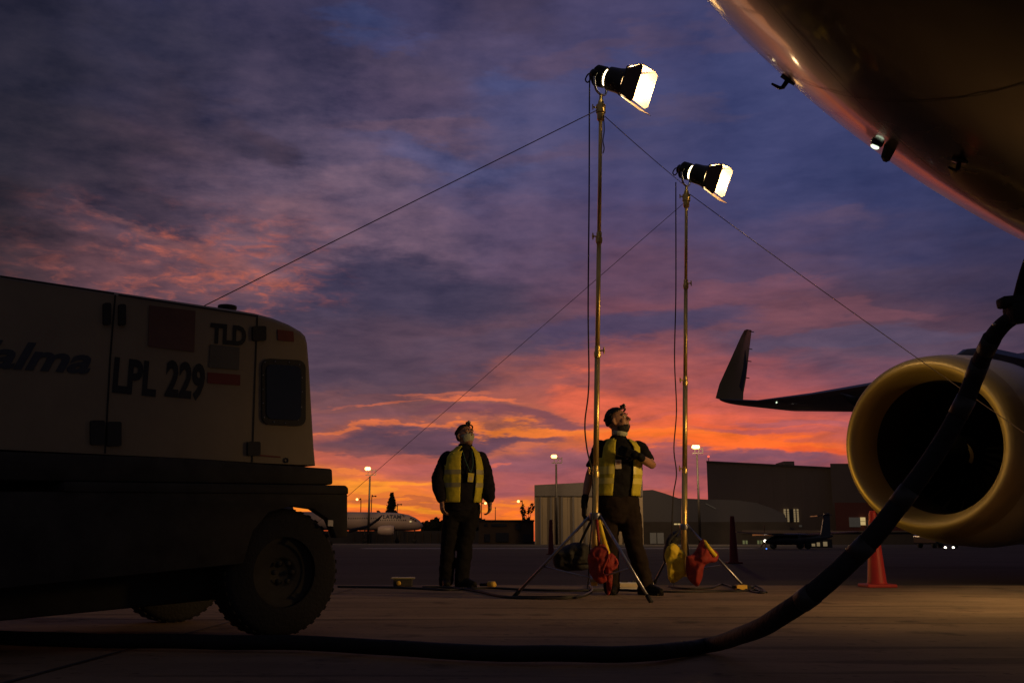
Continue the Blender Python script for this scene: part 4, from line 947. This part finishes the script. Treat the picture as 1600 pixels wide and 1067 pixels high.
for a, b, c in (('hipL', 'knL', 'anL'), ('hipR', 'knR', 'anR')):
    A_, B_, D_ = J1[a], J1[b], J1[c]; mb.tube([A_, A_.lerp(B_, .5), B_, B_.lerp(D_, .5), D_, D_-ZZ*.03], [.105, .096, .083, .080, .078, .080], 14, round_=True)
tr = mb.build('trousers', 'trousers', p1); freeze(tr, .012, 3, .012, 8)
for a, d in (('anL', (.1, -1, 0)), ('anR', (.7, -.7, 0))):
    mb = MB(); foot(mb, J1[a], d, 1.1); o = mb.build('boot', 'boot', p1); freeze(o, .008, 1)
def op1(z, zt):
    return (R(-12), R(28)) if z < zt else (R(-28), R(36))
vest(p1, spec1[1:], Y0, yaw1, op1, 728, 706, [(742, 735), (762, 755)], ['band', 'band'])
mb = MB(); b_ = P(735.5, 746, Y0-.19); mb.box(b_, (.062, .006, .095), Matrix.Rotation(R(6), 3, 'Y')); bd = mb.build('id_badge', 'badge', p1, smooth=False, bevel=.002)
mb = MB(); mb.box(b_+Vector((0, -.004, -.012)), (.034, .003, .036)); mb.build('badge_print', 'badgew', bd, smooth=False)
mb = MB(); mb.tube(cat_rom([P(722, 703, Y0-.10), P(728, 722, Y0-.18), b_+ZZ*.05], 5), .006, 6); mb.tube(cat_rom([P(737, 703, Y0-.10), P(739, 722, Y0-.18), b_+ZZ*.05], 5), .006, 6); mb.build('lanyard', 'lanyard', p1)
def rot_off(L): return L
shell_patch(hc1, Rm1, .076, .112, .104, lambda v: v.y > .15 and -.98 < v.z < .06, 'maskm', 'face_mask', p1)
shell_patch(hc1+Rm1@Vector((0, -.014, .032)), Rm1, .086, .106, .108, lambda v: (v.z > .05+max(0, v.y)*.85) or (v.y < -.12 and v.z > -.55), 'hair', 'hair', p1, jit=.04)
headlamp(p1, L1h, Rm1, hc1, 1.06); eyes(p1, L1h, Rm1, 1.06); brows(p1, L1h)
mb = MB(); mb.tube(cat_rom([P(746, 782, Y0-.05), P(749, 792, Y0-.06), P(747, 803, Y0-.06), P(744, 800, Y0-.06)], 5), .012, 8); mb.build('belt_strap', 'black_rubber', p1)
# --- bearded man
Y0 = 9.35
p2 = thing('person', Vector((P(980, 925, Y0).x, Y0, 0)), 'bearded person in black shirt and yellow vest, gloved hand on chest, behind taller stand', 'person')
yaw2 = R(14)
spec2 = [(790, 962, 35, .135), (775, 963, 35, .145), (755, 965, 34, .145), (730, 967, 34, .14), (712, 968, 35, .14), (700, 968, 33, .13), (692, 967, 26, .11), (687, 966, 16, .085), (682, 966, 11, .07)]
J2 = dict(shL=P(938, 700, Y0+.02), elL=P(921, 742, Y0+.10), wrL=P(913, 784, Y0), shR=P(998, 700, Y0+.02), elR=P(1019.5, 727, Y0-.06), wrR=P(999, 713, Y0-.26), hipL=P(948, 795, Y0), hipR=P(982, 795, Y0), knL=P(952, 855, Y0), knR=P(992, 855, Y0-.02), anL=P(956, 912, Y0+.05), anR=P(1009, 912, Y0-.05))
hc2 = P(966, 659, Y0-.01); Rm2 = head_rot((.86, -.42, .30))
bo2, L2h = make_body(J2, spec2, Y0, yaw2, hc2, Rm2, ((-.05, -.1, -1), (.9, .2, 0), 1.0, .6, -1), ((-1, -.0, .35), (0, .9, .1), 1.0, .35, 1), p2)
mb = MB(); mb.loft([ering(c, rx, ry, yaw2, 28) for c, rx, ry in torso_rings(spec2, Y0, yaw2, 0)])
for a, b, u in (('shL', 'elL', .75), ('shR', 'elR', .80)):
    A_, B_ = J2[a], J2[b]; mb.tube([A_, A_.lerp(B_, .5), A_.lerp(B_, u)], [.074, .068, .062], 14, round_=False)
    mb.ell(A_, (.078, .078, .078))
cc = P(966, 685, Y0); mb.tube([cc-ZZ*.03, cc+ZZ*.025], [.085, .075], 20)
o = mb.build('shirt', 'shirt', p2); freeze(o, .010, 3, .010, 9)
mb = MB(); mb.loft([ering(P(965, y, Y0), rx*.0060, ry, yaw2, 24) for y, rx, ry in ((818, 22, .10), (806, 32, .13), (790, 35, .145), (776, 34, .145))])
for a, b, c in (('hipL', 'knL', 'anL'), ('hipR', 'knR', 'anR')):
    A_, B_, D_ = J2[a], J2[b], J2[c]; mb.tube([A_, A_.lerp(B_, .5), B_, B_.lerp(D_, .5), D_, D_-ZZ*.03], [.112, .10, .086, .080, .076, .078], 14, round_=True)
o = mb.build('trousers', 'brown', p2); freeze(o, .012, 3, .012, 8)
for a, d in (('anL', (-.1, -1, 0)), ('anR', (.55, -.8, 0))):
    mb = MB(); foot(mb, J2[a], d, 1.1); o = mb.build('boot', 'boot', p2); freeze(o, .008, 1)
# left glove, right glove
mb = MB(); hand(mb, J2['wrL']+Vector((0,0,-.02)), (-.05, -.1, -1), (.9, .2, 0), 1.14, .6, -1); mb.tube([J2['wrL'].lerp(J2['elL'], .18), J2['wrL']], [.036, .034], 12, round_=True); o = mb.build('glove', 'glove', p2); freeze(o, .005, 1)
mb = MB(); hand(mb, J2['wrR']+Vector((-.02,0,.006)), (-1, 0, .35), (0, .9, .1), 1.2, .35, 1); mb.tube([J2['wrR'].lerp(J2['elR'], .15), J2['wrR']], [.038, .036], 12, round_=True); o = mb.build('glove', 'glove', p2); freeze(o, .005, 1)
def op2(z, zt): return (R(-22), R(24)) if z < zt else (R(-34), R(38))
vest(p2, spec2[1:-1], Y0, yaw2, op2, 716, 690, [(742, 730), (757, 748)], ['bandb', 'bandb'], grow=.016)
mb = MB(); b_ = P(966, 725, Y0-.165); mb.box(b_, (.058, .005, .085)); bd = mb.build('id_badge', 'badgew', p2, smooth=False, bevel=.002)
mb = MB(); mb.box(b_+Vector((0, -.004, .012)), (.026, .003, .032)); mb.build('badge_print', 'skin', bd, smooth=False)
shell_patch(hc2+Rm2@Vector((0, -.014, .034)), Rm2, .086, .108, .108, lambda v: (v.z > .16+max(0, v.y)*.75) or (v.y < .02 and v.z > -.45), 'hair', 'hair', p2, jit=.05)
shell_patch(hc2+Rm2@Vector((0, .010, -.034)), Rm2, .070, .090, .096, lambda v: v.y > -.25 and v.z < -.18 and not (abs(v.x) < .26 and v.z > -.36 and v.y > .5), 'hair', 'beard', p2, jit=.05)
headlamp(p2, L2h, Rm2, hc2, 1.06, -.02); eyes(p2, L2h, Rm2, 1.06); brows(p2, L2h)
mb = MB(); nb = hc2+Rm2@Vector((0, -.02, -.105)); mb.lathe(nb-ZZ*.02, Vector((.12, -.15, 1)), [(0,.066),(.012,.073),(.03,.072),(.042,.064)], 24); mb.build('lowered_face_mask', 'maskm', p2)
# forearm tattoo
mb = MB()
A_, B_ = J2['elR'], J2['wrR']
for k in range(5):
    c = A_.lerp(B_, .25+.1*k)+Vector((0, -.035, .004*((-1)**k))); mb.ell(c, (.014, .005, .011), None, 8, 6)
mb.build('tattoo', 'lanyard', bo2)
# ------------------------------------------------------------------ background buildings
def pbox(mb, x0, y0, x1, y1, Y, dep, ybase=None):
    a = P(x0, y1, Y); b = P(x1, y0, Y); mb.prism([(a.x, Y, a.z), (b.x, Y, a.z), (b.x, Y, b.z), (a.x, Y, b.z)], (0, dep, 0)); return mb
def gz(mb, poly, Y, dep): # polygon in picture, dropped to the ground
    pts = [P(x, y, Y) for x, y in poly]; pts = [Vector((p.x, Y, p.z)) for p in pts]
    xl = pts[0].x if pts[0].x > 0 else (pts[-1].x if pts[-1].x < 0 else 0)
    mb.prism([Vector((pts[0].x, Y, 0))]+pts+[Vector((pts[-1].x, Y, 0))], (dep*xl/Y, dep, 0)); return mb
def T0(name, px, Y, label, cat, grp=None): return thing(name, Vector((P(px, 845, Y).x, Y, 0)), label, cat, grp)
YH = 150
h1 = T0('hangar', 910, YH, 'pale ribbed hangar with grey fascia behind the taller stand', 'hangar')
mb = MB(); gz(mb, [(835.5, 775), (1004, 775)], YH, 40); mb.build('wall', 'hangar', h1, smooth=False)
mb = MB(); gz(mb, [(835, 757.5), (1004, 749)], YH-.4, 42); q = mb.v; 
for v in q:
    if v.z < .1: v.z = P(835, 775, YH).z
mb.build('fascia', 'hangarband', h1, smooth=False)
for px in (843, 860, 871, 877, 895, 915, 935, 955, 975):
    mb = MB(); pbox(mb, px, 776, px+2, 850.2, YH-.35, .3); mb.build('wall_column', 'hangarband', h1, smooth=False)
mb = MB(); 
for px in range(848, 1000, 8): pbox(mb, px, 777, px+.4, 850.2, YH-.06, .05)
mb.build('cladding_rib', 'hangar', h1, smooth=False)
h2 = T0('arched_hangar', 1060, 170, 'dark arched roof hangar between the bearded man and the big hangar', 'hangar')
mb = MB(); gz(mb, [(985, 772), (1000, 766), (1020, 765), (1040, 771), (1060, 778), (1106, 780), (1150, 781), (1180, 785), (1205, 793), (1226, 803), (1232, 820)], 170, 50); mb.build('roof', 'roofblue', h2, smooth=False)
mb = MB(); pbox(mb, 985, 815, 1234, 849.5, 169.5, 2); mb.build('wall', 'builddark', h2, smooth=False)
mb = MB(); pbox(mb, 1104, 787, 1119, 790, 169.6, .3);  a = P(1103, 786, 169.6); b = P(1119, 794, 169.6); mb = MB(); mb.prism([a, b, b-ZZ*.12, a-ZZ*.12], (0, .2, 0)); mb.build('skylight', 'litgrey', h2, smooth=False)
for x0, x1, y0, y1, mm in ((1053.5, 1063, 817.5, 819.5, 'litwin3'), (1016, 1037, 832, 849, 'litgrey'), (1161, 1168, 844, 852, 'litwin2'), (1184, 1191, 844, 853, 'litwin2')):
    mb = MB(); pbox(mb, x0, y0, x1, y1, 169.3, .15); f_ = mb.build('window', mm, h2, smooth=False)
    mb = MB(); pbox(mb, (x0+x1)/2-.3, y0, (x0+x1)/2+.3, y1, 169.1, .15); mb.build('window_bar', 'builddark', f_, smooth=False)
mb = MB(); pbox(mb, 1160, 828, 1300, 833, 169.2, .2); mb.build('eaves', 'hangardark', h2, smooth=False)
h3 = T0('large_hangar', 1200, 190, 'tall dark hangar right of the lower stand with two lit windows', 'hangar')
mb = MB(); gz(mb, [(1104, 721), (1302, 731)], 190, 70); mb.build('wall', 'hangardark', h3, smooth=False)
mb = MB(); a = P(1103.5, 720, 190); b = P(1302, 730, 190); mb.prism([a, b, b-ZZ*.35, a-ZZ*.35], (0, -.5, 0)); mb.build('roof_edge', 'builddark', h3, smooth=False)
mb = MB(); pbox(mb, 1225, 720.5, 1241, 730, 192, 6); mb.build('roof_vent', 'hangardark', h3, smooth=False)
for k, x in enumerate((1226, 1241)):
    mb = MB(); pbox(mb, x, 795, x+6.5, 815, 189.6, .3); f_ = mb.build('lit_window', 'litwin', h3, smooth=False)
    mb = MB(); 
    for i in range(1, 6): pbox(mb, x, 795+i*3.4-.25, x+6.5, 795+i*3.4+.25, 189.4, .15)
    pbox(mb, x+3, 795, x+3.5, 815, 189.4, .14); mb.build('window_bar', 'hangardark', f_, smooth=False)
mb = MB(); pbox(mb, 1233.5, 795, 1240, 815, 189.7, .2); mb.build('dark_window', 'window', h3, smooth=False)
mb = MB(); pbox(mb, 1249, 820, 1253, 823, 189.6, .2); mb.build('wall_lamp', 'litgrey', h3, smooth=False)
mb = MB()
for px in range(1125, 1300, 22): pbox(mb, px, 734, px+.4, 849, 189.95, .04)
mb.build('cladding_rib', 'hangardark', h3, smooth=False)
h4 = T0('terminal_block', 1420, 185, 'dull red and dark block partly behind the engine inlet', 'building')
mb = MB(); gz(mb, [(1297, 724), (1560, 724)], 188, 50); mb.build('wall', 'hangardark', h4, smooth=False)
mb = MB(); gz(mb, [(1304, 785), (1560, 785)], 184, 3); mb.build('lower_wall', 'buildred', h4, smooth=False)
mb = MB(); pbox(mb, 1328, 808, 1344, 823, 183.6, .3); mb.build('window', 'litgrey', h4, smooth=False)
mb = MB(); pbox(mb, 1345, 808, 1352, 820, 183.6, .3); f_ = mb.build('lit_window', 'litwin3', h4, smooth=False)
mb = MB(); pbox(mb, 1345, 814, 1352, 814.6, 183.4, .15); mb.build('window_bar', 'builddark', f_, smooth=False)
mb = MB(); pbox(mb, 1352.5, 812, 1366, 822, 183.6, .3); mb.build('window', 'hangar', h4, smooth=False)
h5 = T0('low_building', 900, 140, 'low dark hangar annex right of the pale hangar', 'building')
bpy.data.objects.remove(h5)
h5 = T0('low_building', 800, 165, 'low tan building between the masked man and the pale hangar', 'building')
mb = MB(); gz(mb, [(748, 813), (834, 813)], 165, 20); mb.build('wall', 'buildtan', h5, smooth=False)
mb = MB(); pbox(mb, 746, 812, 835, 814, 164.6, 21); mb.build('roof', 'builddark', h5, smooth=False)
for x0, x1, y0, y1 in ((757, 762, 818, 822), (768, 792, 818, 822), (806, 813, 818, 827), (757, 766, 834, 846), (775, 795, 832, 846), (818, 830, 834, 846)):
    mb = MB(); pbox(mb, x0, y0, x1, y1, 164.7, .2); mb.build('window', 'window', h5, smooth=False)
h6 = T0('low_building', 620, 170, 'low dark terminal building below the distant airliner', 'building')
mb = MB(); gz(mb, [(380, 829), (748, 829)], 225, 12); mb.build('wall', 'builddark', h6, smooth=False)
for x in range(552, 740, 12):
    mb = MB(); pbox(mb, x, 832, x+1.2, 848.4, 224.6, .3); mb.build('wall_column', 'buildtan', h6, smooth=False)
h7 = T0('low_building', 1280, 120, 'long dark low building right of the propeller plane', 'building')
mb = MB(); gz(mb, [(1296, 830), (2200, 830)], 150, 15); mb.build('wall', 'builddark', h7, smooth=False)
mb = MB(); pbox(mb, 1294, 829, 2202, 831, 149.6, 16); mb.build('roof', 'hangardark', h7, smooth=False)
# parked equipment silhouettes on far apron (left, before the airliner)
# ------------------------------------------------------------------ light masts
def mast(px, py, Y, r, label, heads=4, pw=1500):
    top = P(px, py+12, Y); t = thing('light_mast', Vector((top.x, Y, 0)), label, 'light mast', 'apron light masts')
    mb = MB(); mb.tube([(top.x, Y, 0), (top.x, Y, top.z)], [r*1.5, r], 10); mb.build('pole', 'mast', t)
    mb = MB(); k = Y/FPX; z1 = P(px, py+10, Y).z; z2 = P(px, py+1, Y).z
    for z in (z1, z2-.2): mb.box((top.x+1*k, Y, z), (16*k, .12, .12))
    for dx in (-3, 3, 9): mb.box((top.x+dx*k, Y, (z1+z2)/2), (.1, .1, z2-z1))
    mb.build('lamp_frame', 'mast', t, smooth=False)
    for i in range(heads):
        mb = MB(); c = P(px-5+i*3.2, py, Y-.3); mb.ell(c, (3.1*k, .3, 2.9*k), None, 10, 8); mb.build('lamp_head', 'mastlamp', t)
    pl = bpy.data.lights.new('mast_light', 'POINT'); pl.energy = pw; pl.color = (1, .62, .28); pl.shadow_soft_size = .6
    po = bpy.data.objects.new('mast_light', pl); C.objects.link(po); po.location = P(px, py, Y-5)
    return t
mast(578, 732, 190, .16, 'lit light mast left of the masked man, above the airliner', 2, 3000)
mast(869, 713, 140, .13, 'lit light mast in front of the pale hangar', 2, 1500)
mast(1089, 698, 140, .13, 'lit light mast between the lower stand and the large hangar', 3, 7000)
def street(px, py, Y, r, label, lit=True, d=1):
    p = P(px, py, Y); k = Y/FPX; t = thing('street_lamp', Vector((p.x+6*k*d, Y, 0)), label, 'street lamp', 'distant street lamps')
    mb = MB(); mb.tube(cat_rom([(p.x+6*k*d, Y, 0), (p.x+6*k*d, Y, p.z-4*k), (p.x+4*k*d, Y, p.z-.5*k), (p.x, Y, p.z+.3*k)], 5), .10, 6); mb.build('pole', 'mast', t)
    mb = MB(); mb.ell(p, (r*k, r*k*.6, r*k*.85), None, 10, 8); mb.build('lamp_head', 'streetlamp' if lit else 'mast', t)
street(558, 780, 230, 2.0, 'small lit street lamp nearest the cream cart')
street(587, 775, 215, 1.4, 'unlit street lamp right of the left light mast', False, -1)
street(627, 788, 215, 1.4, 'unlit street lamp behind the airliner roof', False, -1)
street(758.5, 786, 230, 2.0, 'small lit street lamp beside the masked man\'s hand', True, -1)
street(810, 783, 230, 2.2, 'small lit street lamp left of the pale hangar')
t = T0('beacon_pole', 1107, 195, 'tiny red beacon on the corner of the large hangar', 'beacon')
mb = MB(); p = P(1107, 713, 195); mb.tube([(p.x, 195, 0), (p.x, 195, p.z)], .06, 6); mb.build('pole', 'mast', t); mb = MB(); mb.ell(p, (.22, .2, .22)); mb.build('beacon', 'redlamp', t)
p = P(774, 793, 200); t = thing('flag_pole', Vector((p.x, 200, 0)), 'thin bare pole right of the masked man', 'pole'); mb = MB(); mb.tube([(p.x, 200, 0), p], [.14, .06], 6); mb.build('pole', 'mast', t); mb = MB(); mb.ell(p, (.12,.12,.12)); mb.build('finial', 'mast', t)
# ------------------------------------------------------------------ distant airliner
YA = 205
al = T0('airliner', 560, YA, 'distant white airliner at dusk behind the cream cart', 'airplane')
def ap(px, py, dy=0): return P(px, py, YA+dy)
mb = MB(); rr = []
c0 = [(440, 813.5, 14), (560, 814, 14), (600, 814.5, 14), (622, 815, 13.6), (638, 816.5, 12), (648, 818.3, 9.8), (655, 820, 7), (659, 821.3, 4), (661, 822, .8)]
k = YA/FPX
for x, y, r in c0:
    c = ap(x, y); rr.append([c+Vector((0, math.cos(a)*r*k, math.sin(a)*r*k)) for a in [2*math.pi*j/28 for j in range(28)]])
mb.loft(rr); fu = mb.build('fuselage', 'airliner', al)
mb = MB(); 
for x, y in ((642, 809.5), (645.5, 811), (649, 813)):
    mb.box(ap(x, y, -.75*YA/FPX*11), (.32, .25, .32))
mb.build('cockpit_window', 'window', fu, smooth=False)
for i in range(26):
    x = 545+i*3.55
    if x > 634: break
    mb = MB(); mb.box(ap(x, 809.5 if x < 592 else 812.3, -14*k*.97), (.16, .12, .26)); mb.build('cabin_window', 'window', fu, smooth=False)
a = ap(598.5, 810.3, -14*k*.97); text('lettering', 'LATAM', a, (1, 0, 0), (0, .45, 1), .9, 'airlinerblue', fu, .03, .95)
mb = MB(); mb.prism([ap(627, 803.4, -1.7), ap(632, 803.2, -1.7), ap(630.5, 806, -1.72), ap(632, 809, -1.75)], (0, .05, 0)); mb.build('tail_mark', 'airlinerblue', fu, smooth=False)
mb = MB(); mb.prism([ap(545, 826, -3), ap(575, 820, -9), ap(597, 804, -14), ap(592, 812, -14), ap(575, 824, -9), ap(545, 832, -3)], (0, 1.0, 0)); mb.build('wing', 'airlinerblue', al)
mb = MB(); c = ap(606, 829, -5); mb.lathe(c+Vector((1.3,0,0)), (-1, 0, 0), [(0, .8), (.05, .95), (.8, 1.1), (2.6, 1.0), (3.2, .7)], 24); en = mb.build('engine', 'airliner', al)
mb = MB(); mb.lathe(c+Vector((1.3,0,0)), (-1, 0, 0), [(.1, .85), (.4, .8), (.41, .001)], 20); mb.build('intake', 'window', en)
for x in (570, 621, 648):
    mb = MB(); p = ap(x, 828, -1); mb.tube([p, (p.x, p.y, .5)], .12, 8); g_ = mb.build('landing_gear', 'mast', al); mb = MB(); mb.lathe((p.x, p.y-.3, .5), (0,1,0), [(0,.001),(0,.45),(.5,.45),(.5,.001)], 16); mb.build('wheel', 'black_rubber', g_)
mb = MB(); mb.ell(ap(641.5, 814.5, -14*k*.9), (.22,.1,.16)); mb.build('cabin_light', 'litwin3', fu)
mb = MB(); mb.prism([ap(440, 802), ap(460, 802), ap(440, 730), ap(425, 730)], (0, .5, 0)); mb.build('tail_fin', 'airlinerblue', al, smooth=False)
# ------------------------------------------------------------------ propeller plane
YP = 62
pp = T0('propeller_plane', 1240, YP, 'small dark propeller plane with white and blue lights left of the cone', 'airplane')
def bp(px, py, dy=0): return P(px, py, YP+dy)
k = YP/FPX; mb = MB(); rr = []
for x, y, r in ((1196, 846, .6), (1199, 845.5, 3), (1205, 844.5, 5.5), (1214, 843, 7.5), (1228, 842, 8.5), (1250, 842, 8.5), (1270, 841, 7), (1290, 838.5, 3.5), (1300, 837, 1.5)):
    c = bp(x, y, (x-1240)*.03); rr.append([c+Vector((.1*math.cos(a), math.cos(a)*r*k, math.sin(a)*r*k)) for a in [2*math.pi*j/20 for j in range(20)]])
mb.loft(rr); fz = mb.build('fuselage', 'propplane', pp)
mb = MB(); mb.prism([bp(1207, 833.5, -2.5), bp(1262, 834, -2), bp(1262, 836, -2), bp(1207, 836, -2.5)], (0, 5, 0)); mb.prism([bp(1262, 834, -1), bp(1342, 829.5, 9), bp(1342, 831, 9), bp(1262, 836.5, -1)], (0, 1.5, 0)); mb.prism([bp(1150, 830, -7), bp(1212, 833.5, -2), bp(1212, 835.5, -2), bp(1150, 831, -7)], (0, 1.2, 0)); mb.build('wing', 'propplane', pp, smooth=False)
mb = MB(); mb.prism([bp(1282, 838), bp(1298, 837), bp(1296, 801), bp(1288, 802)], (0, .15, 0)); mb.prism([bp(1277, 805), bp(1300, 803), bp(1300, 804.5), bp(1277, 806.5)], (0, 1.5, 0)); mb.build('tail_fin', 'propplane', pp, smooth=False)
for x in (1207, 1213, 1222, 1232, 1242):
    mb = MB(); mb.prism([bp(x, 837.5, -.45), bp(x+5, 837.5, -.45), bp(x+5, 841, -.5), bp(x, 841, -.5)], (0, .1, 0)); mb.build('window', 'window', fz, smooth=False)
for x in (1208, 1250, 1262):
    mb = MB(); p = bp(x, 848); mb.tube([p, (p.x, p.y, .2)], .05, 8); g_ = mb.build('landing_gear', 'mast', pp); mb = MB(); mb.lathe((p.x, p.y-.08, .2), (0,1,0), [(0,.001),(0,.2),(.16,.2),(.16,.001)], 14); mb.build('wheel', 'black_rubber', g_)
mb = MB(); pc = bp(1195.5, 845.5); 
for k3 in range(3):
    a = R(100+120*k3); mb.box(pc+Vector((-.05, math.cos(a)*.5, math.sin(a)*.5)), (.03, .12, 1.0), Matrix.Rotation(a-math.pi/2, 3, 'X'))
mb.build('propeller', 'mast', pp, smooth=False)
mb = MB(); mb.ell(bp(1195.5, 845, -.6), (.085, .06, .085)); mb.build('landing_lamp', 'whitelamp', pp)
mb = MB(); mb.ell(bp(1198, 857, -.5), (.05,.05,.05)); mb.build('blue_lamp', 'bluelamp', pp)
for i, (x0, x1, y0, y1) in enumerate(((1269, 1274, 850, 854), (1277, 1281, 848, 855), (1287, 1293, 846, 855))):
    pass
t = T0('service_shed', 1282, 75, 'low dark shed with small pale windows under the propeller plane tail', 'shed')
mb = MB(); pbox(mb, 1262, 842, 1300, 854, 75, 3); 
for v in mb.v:
    if v.z < .6: v.z = 0
mb.build('wall', 'builddark', t, smooth=False)
for x0, x1, y0 in ((1269, 1273.5, 849), (1277, 1281, 847), (1287, 1292.5, 846)):
    mb = MB(); pbox(mb, x0, y0, x1, 853, 74.9, .08); f_ = mb.build('window', 'litgrey2', t, smooth=False) if 'litgrey2' in M else mb.build('window', 'litwin', t, smooth=False)
# far car with two headlights
YC = 70; t = T0('car', 1483, YC, 'distant dark car facing forward with two headlights on, under the engine', 'car')
mb = MB(); c = P(1483, 851, YC); mb.tube([(c.x, YC+2, .55), (c.x, YC-1.9, .5)], [.8, .8], 4); mb = MB()
mb.prism([(c.x-.85, YC, .3), (c.x+.85, YC, .3), (c.x+.88, YC, .85), (c.x+.6, YC, 1.0), (c.x-.6, YC, 1.0), (c.x-.88, YC, .85)], (0, 4, 0)); cb = mb.build('car_body', 'carpaint', t, smooth=False, bevel=.06)
mb = MB(); mb.prism([(c.x-.7, YC+1.1, .98), (c.x+.7, YC+1.1, .98), (c.x+.55, YC+1.6, 1.42), (c.x-.55, YC+1.6, 1.42)], (0, 1.8, 0)); mb.build('cabin', 'glassdark', t, smooth=False, bevel=.04)
for sx_ in (-.72, .72):
    for dy in (.7, 3.2):
        mb = MB(); mb.lathe((c.x+sx_-.1, YC+dy, .31), (1, 0, 0), [(0,.001),(0,.31),(.2,.31),(.2,.001)], 18); mb.build('wheel', 'black_rubber', t)
for px in (1477, 1489.5):
    mb = MB(); q = P(px, 855, YC-.05); mb.ell(q, (.085, .05, .07)); mb.build('headlight', 'whitelamp', t)
# ------------------------------------------------------------------ trees
def leaves(mb, c, r, n, s, flat=1.0):
    for _ in range(n):
        while True:
            v = Vector((random.uniform(-1, 1), random.uniform(-1, 1), random.uniform(-1, 1)))
            if v.length < 1: break
        p = c+Vector((v.x*r[0], v.y*r[1], v.z*r[2])); a = Vector((random.gauss(0,1), random.gauss(0,1), random.gauss(0,1)*flat)).normalized(); b = a.orthogonal().normalized(); q = a.cross(b); e = s*random.uniform(.5, 1.3)
        mb.add([p-b*e, p+q*e*.5, p+b*e, p-q*e*.5], [(0,1,2,3)])
YT = 235
def pine(px, top, bot, wpx, label):
    b = P(px, 845, YT); b.z = 0; tp = P(px, top, YT); k = YT/FPX; t = thing('pine_tree', b, label, 'pine tree')
    mb = MB(); mb.tube([b, tp], [.35, .04], 8); mb.build('trunk', 'bark', t); mb = MB(); nT = 13
    zb = P(px, bot, YT).z
    for i in range(nT):
        u = i/(nT-1); z = zb+(tp.z-zb)*u; r = wpx*k*(1-u)**.8*(.85+.3*random.random())+.1
        for j in range(9):
            a = random.uniform(0, 6.28); e = Vector((math.cos(a)*r, math.sin(a)*r, .25*r)); 
            for m_ in range(9):
                v = m_/8; leaves(mb, Vector((b.x, b.y, z))+e*v, (.25, .25, .18), 5, .28)
    mb.build('crown', 'foliage', t)
pine(610.5, 771, 806, 8.5, 'conical pine tree rising behind the distant airliner')
def bush(name, px, top, w_, Y, label, dens=500, cat='tree', airy=1.0, s=.55, grp=None):
    b = P(px, 845, Y); b.z = 0; tp = P(px, top, Y); k = Y/FPX; t = thing(name, b, label, cat, grp); H = tp.z; rw_ = w_*k/2
    mb = MB(); mb.tube([b, b+ZZ*H*.4], [.25, .18], 8)
    ends = []
    for i in range(9):
        a = i*2.4; e = b+Vector((math.cos(a)*rw_*random.uniform(.3, .8), math.sin(a)*rw_*.6, H*random.uniform(.55, .95))); mb.tube([b+ZZ*H*random.uniform(.2, .4), b.lerp(e, .6)+ZZ*.3, e], [.12, .07, .03], 5); ends.append(e)
    mb.build('trunk', 'bark', t); mb = MB()
    for e in ends: leaves(mb, e, (rw_*.38*airy, rw_*.38*airy, H*.16*airy), dens//9, s)
    if airy > .9: leaves(mb, b+ZZ*H*.55, (rw_*.9, rw_*.7, H*.38), dens, s)
    mb.build('crown', 'foliage', t)
bush('broadleaf_tree', 822, 789, 26, 200, 'sparse bare looking tree beside the pale hangar', 260, airy=.75, s=.34)
TG = 'dark trees along the horizon'
for px, tp_, w_, lb in ((668, 816, 22, 'dark tree just right of the airliner nose'), (684, 811, 24, 'taller dark tree left of the masked man'), (700, 815, 24, 'dark tree hidden partly by the masked man'), (746, 810, 26, 'dark tree right of the masked man'), (590, 797, 10, 'small tree crown behind the airliner roof')):
    bush('horizon_tree', px, tp_, w_, 228 if px != 590 else 232, lb, 500, s=.6, grp=TG)
